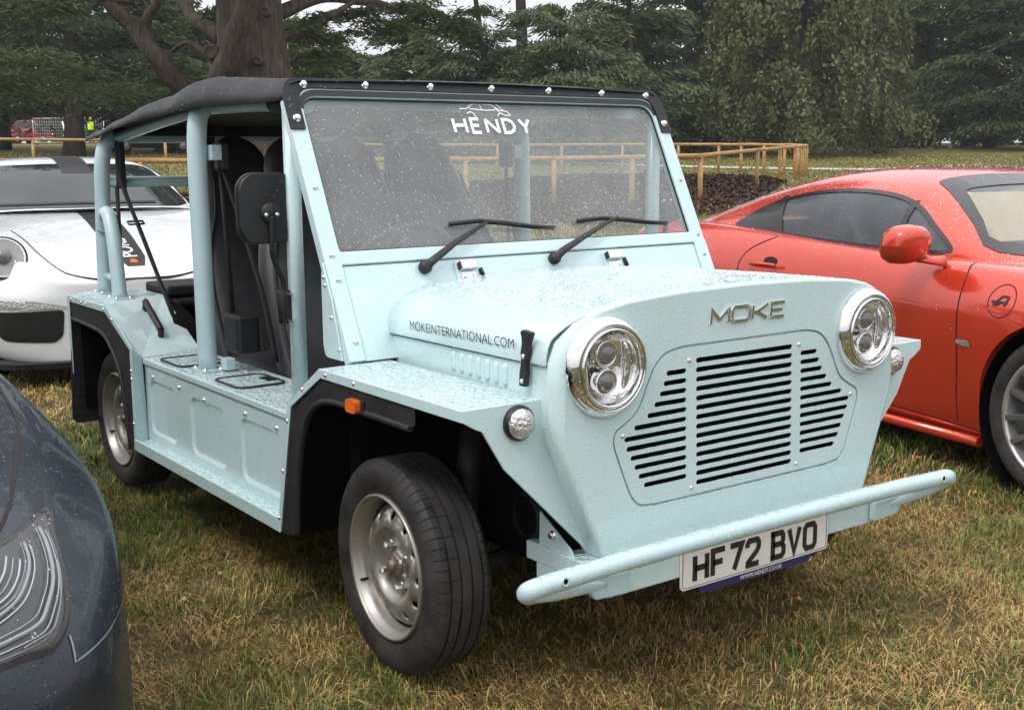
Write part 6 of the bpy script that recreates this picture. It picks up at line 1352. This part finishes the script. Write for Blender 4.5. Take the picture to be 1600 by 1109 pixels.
# marshal in hi-vis
xa, ya = place(148, 80); pz = HH(xa, ya)
def person(x, y, z, rz):
    t = thing('person', 'person in yellow hi-vis vest standing beyond the far left fence', 'person', (x, y, z), rz)
    J = {'pel': (0, 0, .95), 'che': (0, 0, 1.28), 'nec': (0, 0, 1.48), 'hea': (.01, 0, 1.60), 'top': (.0, 0, 1.74)}; vs_ = [J['pel'], J['che'], J['nec'], J['hea'], J['top']]; ed = [(0, 1), (1, 2), (2, 3), (3, 4)]; rd = [.14, .16, .055, .095, .07]
    for s in (1, -1):
        b = len(vs_); vs_ += [(0, s*.19, 1.42), (-.02, s*.25, 1.14), (.08, s*.24, .92), (.11, s*.235, .84)]; ed += [(1, b), (b, b+1), (b+1, b+2), (b+2, b+3)]; rd += [.065, .048, .035, .035]
        b = len(vs_); vs_ += [(0, s*.10, .88), (.02, s*.11, .50), (-.01, s*.12, .09), (.13, s*.13, .04)]; ed += [(0, b), (b, b+1), (b+1, b+2), (b+2, b+3)]; rd += [.10, .065, .045, .045]
    me = bpy.data.meshes.new('body'); me.from_pydata(vs_, ed, []); o = link('body', me, plain('marshal_clothes', (.03, .03, .04), .8), t)
    sk = o.modifiers.new('k', 'SKIN'); sb = o.modifiers.new('s', 'SUBSURF'); sb.levels = 1; sb.render_levels = 1
    for v, r_ in zip(me.skin_vertices[0].data, rd): v.radius = (r_, r_)
    me.skin_vertices[0].data[0].use_root = True
    m = MB(); m.grid([[(.155*math.cos(a)*k, .215*math.sin(a)*k, z_) for a in np.linspace(0, 2*PI, 17)] for z_, k in ((.92, .95), (1.1, .98), (1.35, 1), (1.46, .8))]); m.build('hi_vis_vest', plain('hi_vis', (.62, .95, .03), .6), t)
    m = MB(); m.lathe([(0, 1.50), (.07, 1.53), (.095, 1.60), (.09, 1.68), (.05, 1.74), (0, 1.75)], 14, (0, 0, 1), (.02, 0, 0)); m.build('face', plain('skin_tone', (.5, .3, .2), .6), t)
    return t
person(xa, ya, pz, YAW+PI)

# ================================================================ rain haze
M['haze'] = bpy.data.materials.new('haze'); M['haze'].use_nodes = True; nt = M['haze'].node_tree; nt.nodes.clear()
ho_ = nt.nodes.new('ShaderNodeOutputMaterial'); hv = nt.nodes.new('ShaderNodeVolumePrincipled'); hv.inputs['Color'].default_value = (.90, .93, .97, 1); hv.inputs['Density'].default_value = .0005; nt.links.new(hv.outputs[0], ho_.inputs['Volume'])
m = MB(); m.box(-1100, 1100, -1100, 1100, -1.5, 34); hz_ = m.build('haze', M['haze'], None); hz_['kind'] = 'stuff'

# ================================================================ rain drops standing on the cars
def water_mat():
    m, nt, b = nmat('rain_water_pale_glint'); b.inputs['Base Color'].default_value = (.84, .90, .90, 1); b.inputs['Roughness'].default_value = .04; b.inputs['Specular IOR Level'].default_value = .5  # milky base colour stands in for the sky glint on clear drops
    tr = N(nt, 'BsdfTransparent'); ms = N(nt, 'MixShader'); ms.inputs[0].default_value = .50; L(nt, tr.outputs[0], ms.inputs[1]); L(nt, b.outputs[0], ms.inputs[2]); L(nt, ms.outputs[0], nt.nodes['Material Output'].inputs[0]); return m
def water_dark():
    m, nt, b = nmat('rain_water_on_dark'); b.inputs['Base Color'].default_value = (.05, .06, .07, 1); b.inputs['Roughness'].default_value = .03; b.inputs['Specular IOR Level'].default_value = 1.0; b.inputs['Coat Weight'].default_value = 1.0
    tr = N(nt, 'BsdfTransparent'); ms = N(nt, 'MixShader'); ms.inputs[0].default_value = .6; L(nt, tr.outputs[0], ms.inputs[1]); L(nt, b.outputs[0], ms.inputs[2]); L(nt, ms.outputs[0], nt.nodes['Material Output'].inputs[0]); return m
M['water_glass'] = water_mat(); M['water_glass'].name = 'rain_on_glass'; M['water_glass'].node_tree.nodes['Mix Shader'].inputs[0].default_value = .19; M['water'] = water_mat(); M['water_dark'] = water_dark()
def drops(parent, objs, n, r0, r1, keep=None, mat='water', lift=0, flat=.5, wet=.0):
    dg = bpy.context.evaluated_depsgraph_get(); A_, B_, C_ = [], [], []
    for o in objs:
        me = o.evaluated_get(dg).to_mesh(); me.calc_loop_triangles(); nv = len(me.vertices); c = np.zeros(nv*3); me.vertices.foreach_get('co', c); c = c.reshape(-1, 3); t = np.zeros(len(me.loop_triangles)*3, dtype=np.int64); me.loop_triangles.foreach_get('vertices', t); t = t.reshape(-1, 3)
        A_.append(c[t[:, 0]]); B_.append(c[t[:, 1]]); C_.append(c[t[:, 2]]); o.evaluated_get(dg).to_mesh_clear()
    A_, B_, C_ = map(np.concatenate, (A_, B_, C_)); nr = np.cross(B_-A_, C_-A_); ar = np.linalg.norm(nr, axis=1)+1e-12; nr = nr/ar[:, None]
    w = ar.copy(); cen = (A_+B_+C_)/3
    if keep is not None: w = w*keep(cen, nr)
    i = rng.choice(len(w), n, p=w/w.sum()); a, b = rng.random(n), rng.random(n); f = a+b > 1; a[f], b[f] = 1-a[f], 1-b[f]
    P = A_[i]+(B_[i]-A_[i])*a[:, None]+(C_[i]-A_[i])*b[:, None]; Nn = nr[i]; P = P+Nn*lift
    k = fbm(P[:, 0]*9+P[:, 2]*5, P[:, 1]*9+P[:, 2]*7, 5, 3) > .36; P, Nn = P[k], Nn[k]; n = len(P)
    r = r0+(r1-r0)*rng.random(n)**3.2
    q = np.where(np.abs(Nn[:, 2:3]) > .9, np.array([1.0, 0, 0]), np.array([0, 0, 1.0])); U = np.cross(q, Nn); U /= np.linalg.norm(U, axis=1, keepdims=True); V_ = np.cross(Nn, U)
    el = 1+rng.random(n)*.5; V = []
    for rr_, hh in ((1.0, -.05), (.78, .62)):
        for s_ in range(5): t = s_*PI*.4; V.append(P+U*(math.cos(t)*rr_*r)[:, None]+V_*(math.sin(t)*rr_*r*el)[:, None]+Nn*(hh*flat*r)[:, None])
    V.append(P+Nn*(flat*r)[:, None]); V = np.stack(V, 1).reshape(-1, 3); o_ = np.arange(n)*11; F = []
    for s_ in range(5):
        e = (s_+1) % 5; F += [np.stack([o_+s_, o_+e, o_+5+e], 1), np.stack([o_+s_, o_+5+e, o_+5+s_], 1), np.stack([o_+5+s_, o_+5+e, o_+10], 1)]
    me = np_mesh('water_drops', V, np.concatenate(F)); me.polygons.foreach_set('use_smooth', [True]*len(me.polygons))
    o = link('water_drops', me, M[mat], parent); o['kind'] = 'stuff'; return o
def kids(root, *names): return [o for o in root.children if o.name.split('.')[0] in names]
bpy.context.view_layer.update()
out_x = lambda c, n_: (n_[:, 0] > .3)*1.0
drops(moke, [front, grille], 9500, .0006, .0018, lambda c, n_: ((n_[:, 0] > .25) & (c[:, 0] > .47))*1.0)
drops(moke, [hood], 9000, .0009, .0032, lambda c, n_: (n_[:, 2] > -.1)*(c[:, 0] > -.31)*(.35+.65*np.clip(n_[:, 2], 0, 1)))
drops(moke, kids(moke, 'front_fender', 'box_lid', 'rear_fender', 'sill', 'engine_bay_side'), 7000, .0008, .0026, lambda c, n_: ((n_[:, 2] > .15) | (n_[:, 0] > .6))*((c[:, 1] < 0)*1.0+.25)*(.3+.7*np.clip(n_[:, 2], 0, 1)))
drops(moke, [wf, scut], 3200, .0006, .0018, lambda c, n_: (n_[:, 0] > .4)*1.0)
drops(moke, [bumper]+list(bumper.children), 2200, .0008, .0030, lambda c, n_: (n_[:, 0] > -.3)*(.4+(n_[:, 2] > .3)*1.0+(n_[:, 2] < -.85)*2.5))
drops(moke, kids(moke, 'side_panel'), 260, .0007, .0022, lambda c, n_: (n_[:, 1] < -.5)*1.0)
drops(moke, kids(moke, 'roll_hoop', 'rear_hoop', 'door_post'), 900, .0006, .0018)
drops(moke, [glass], 6000, .0005, .0026, lambda c, n_: (n_[:, 0] > .5)*1.0, flat=.45, mat='water_glass')
drops(moke, [roof, band], 4200, .0008, .0030, lambda c, n_: ((n_[:, 2] > .1) | (n_[:, 0] > .5) | (n_[:, 1] < -.4))*(c[:, 1] < .2)*1.0, mat='water_glass')
drops(moke, [o for o in moke.children if o.name.startswith('headlight')]+[c for o in moke.children if o.name.startswith('headlight') for c in o.children if c.name.startswith('lens')], 1100, .0006, .0020, lambda c, n_: (n_[:, 0] > .1)*1.0)
drops(moke, kids(moke, 'door_mirror', 'wiper')+[c for o in kids(moke, 'wiper') for c in o.children], 380, .0008, .0026, lambda c, n_: (n_[:, 2] > -.1)*1.0, mat='water_dark')
drops(dk, [db], 7500, .0006, .0025, lambda c, n_: (c[:, 1] > .3)*(c[:, 0] > -.9)*(c[:, 2] > .35)*(.25+.9*np.clip(n_[:, 2]+.1, 0, 1)), mat='water_dark')
drops(dk, kids(dk, 'headlight_lens') or [c for o in kids(dk, 'headlight') for c in o.children if c.name.startswith('headlight_lens')], 220, .0007, .0018, lambda c, n_: (c[:, 1] > 0)*1.0)
drops(red, [cab], 4200, .0012, .0040, lambda c, n_: (c[:, 1] < .35)*np.clip(n_[:, 2], 0, 1)**.7)
drops(red, [body], 3200, .0012, .0034, lambda c, n_: (c[:, 1] < 0)*(c[:, 2] > .5)*(.15+np.clip(n_[:, 2], 0, 1)))
drops(wc, [wb, wcab], 2200, .0012, .0036, lambda c, n_: (c[:, 0] > -1.4)*np.clip(n_[:, 2], 0, 1))
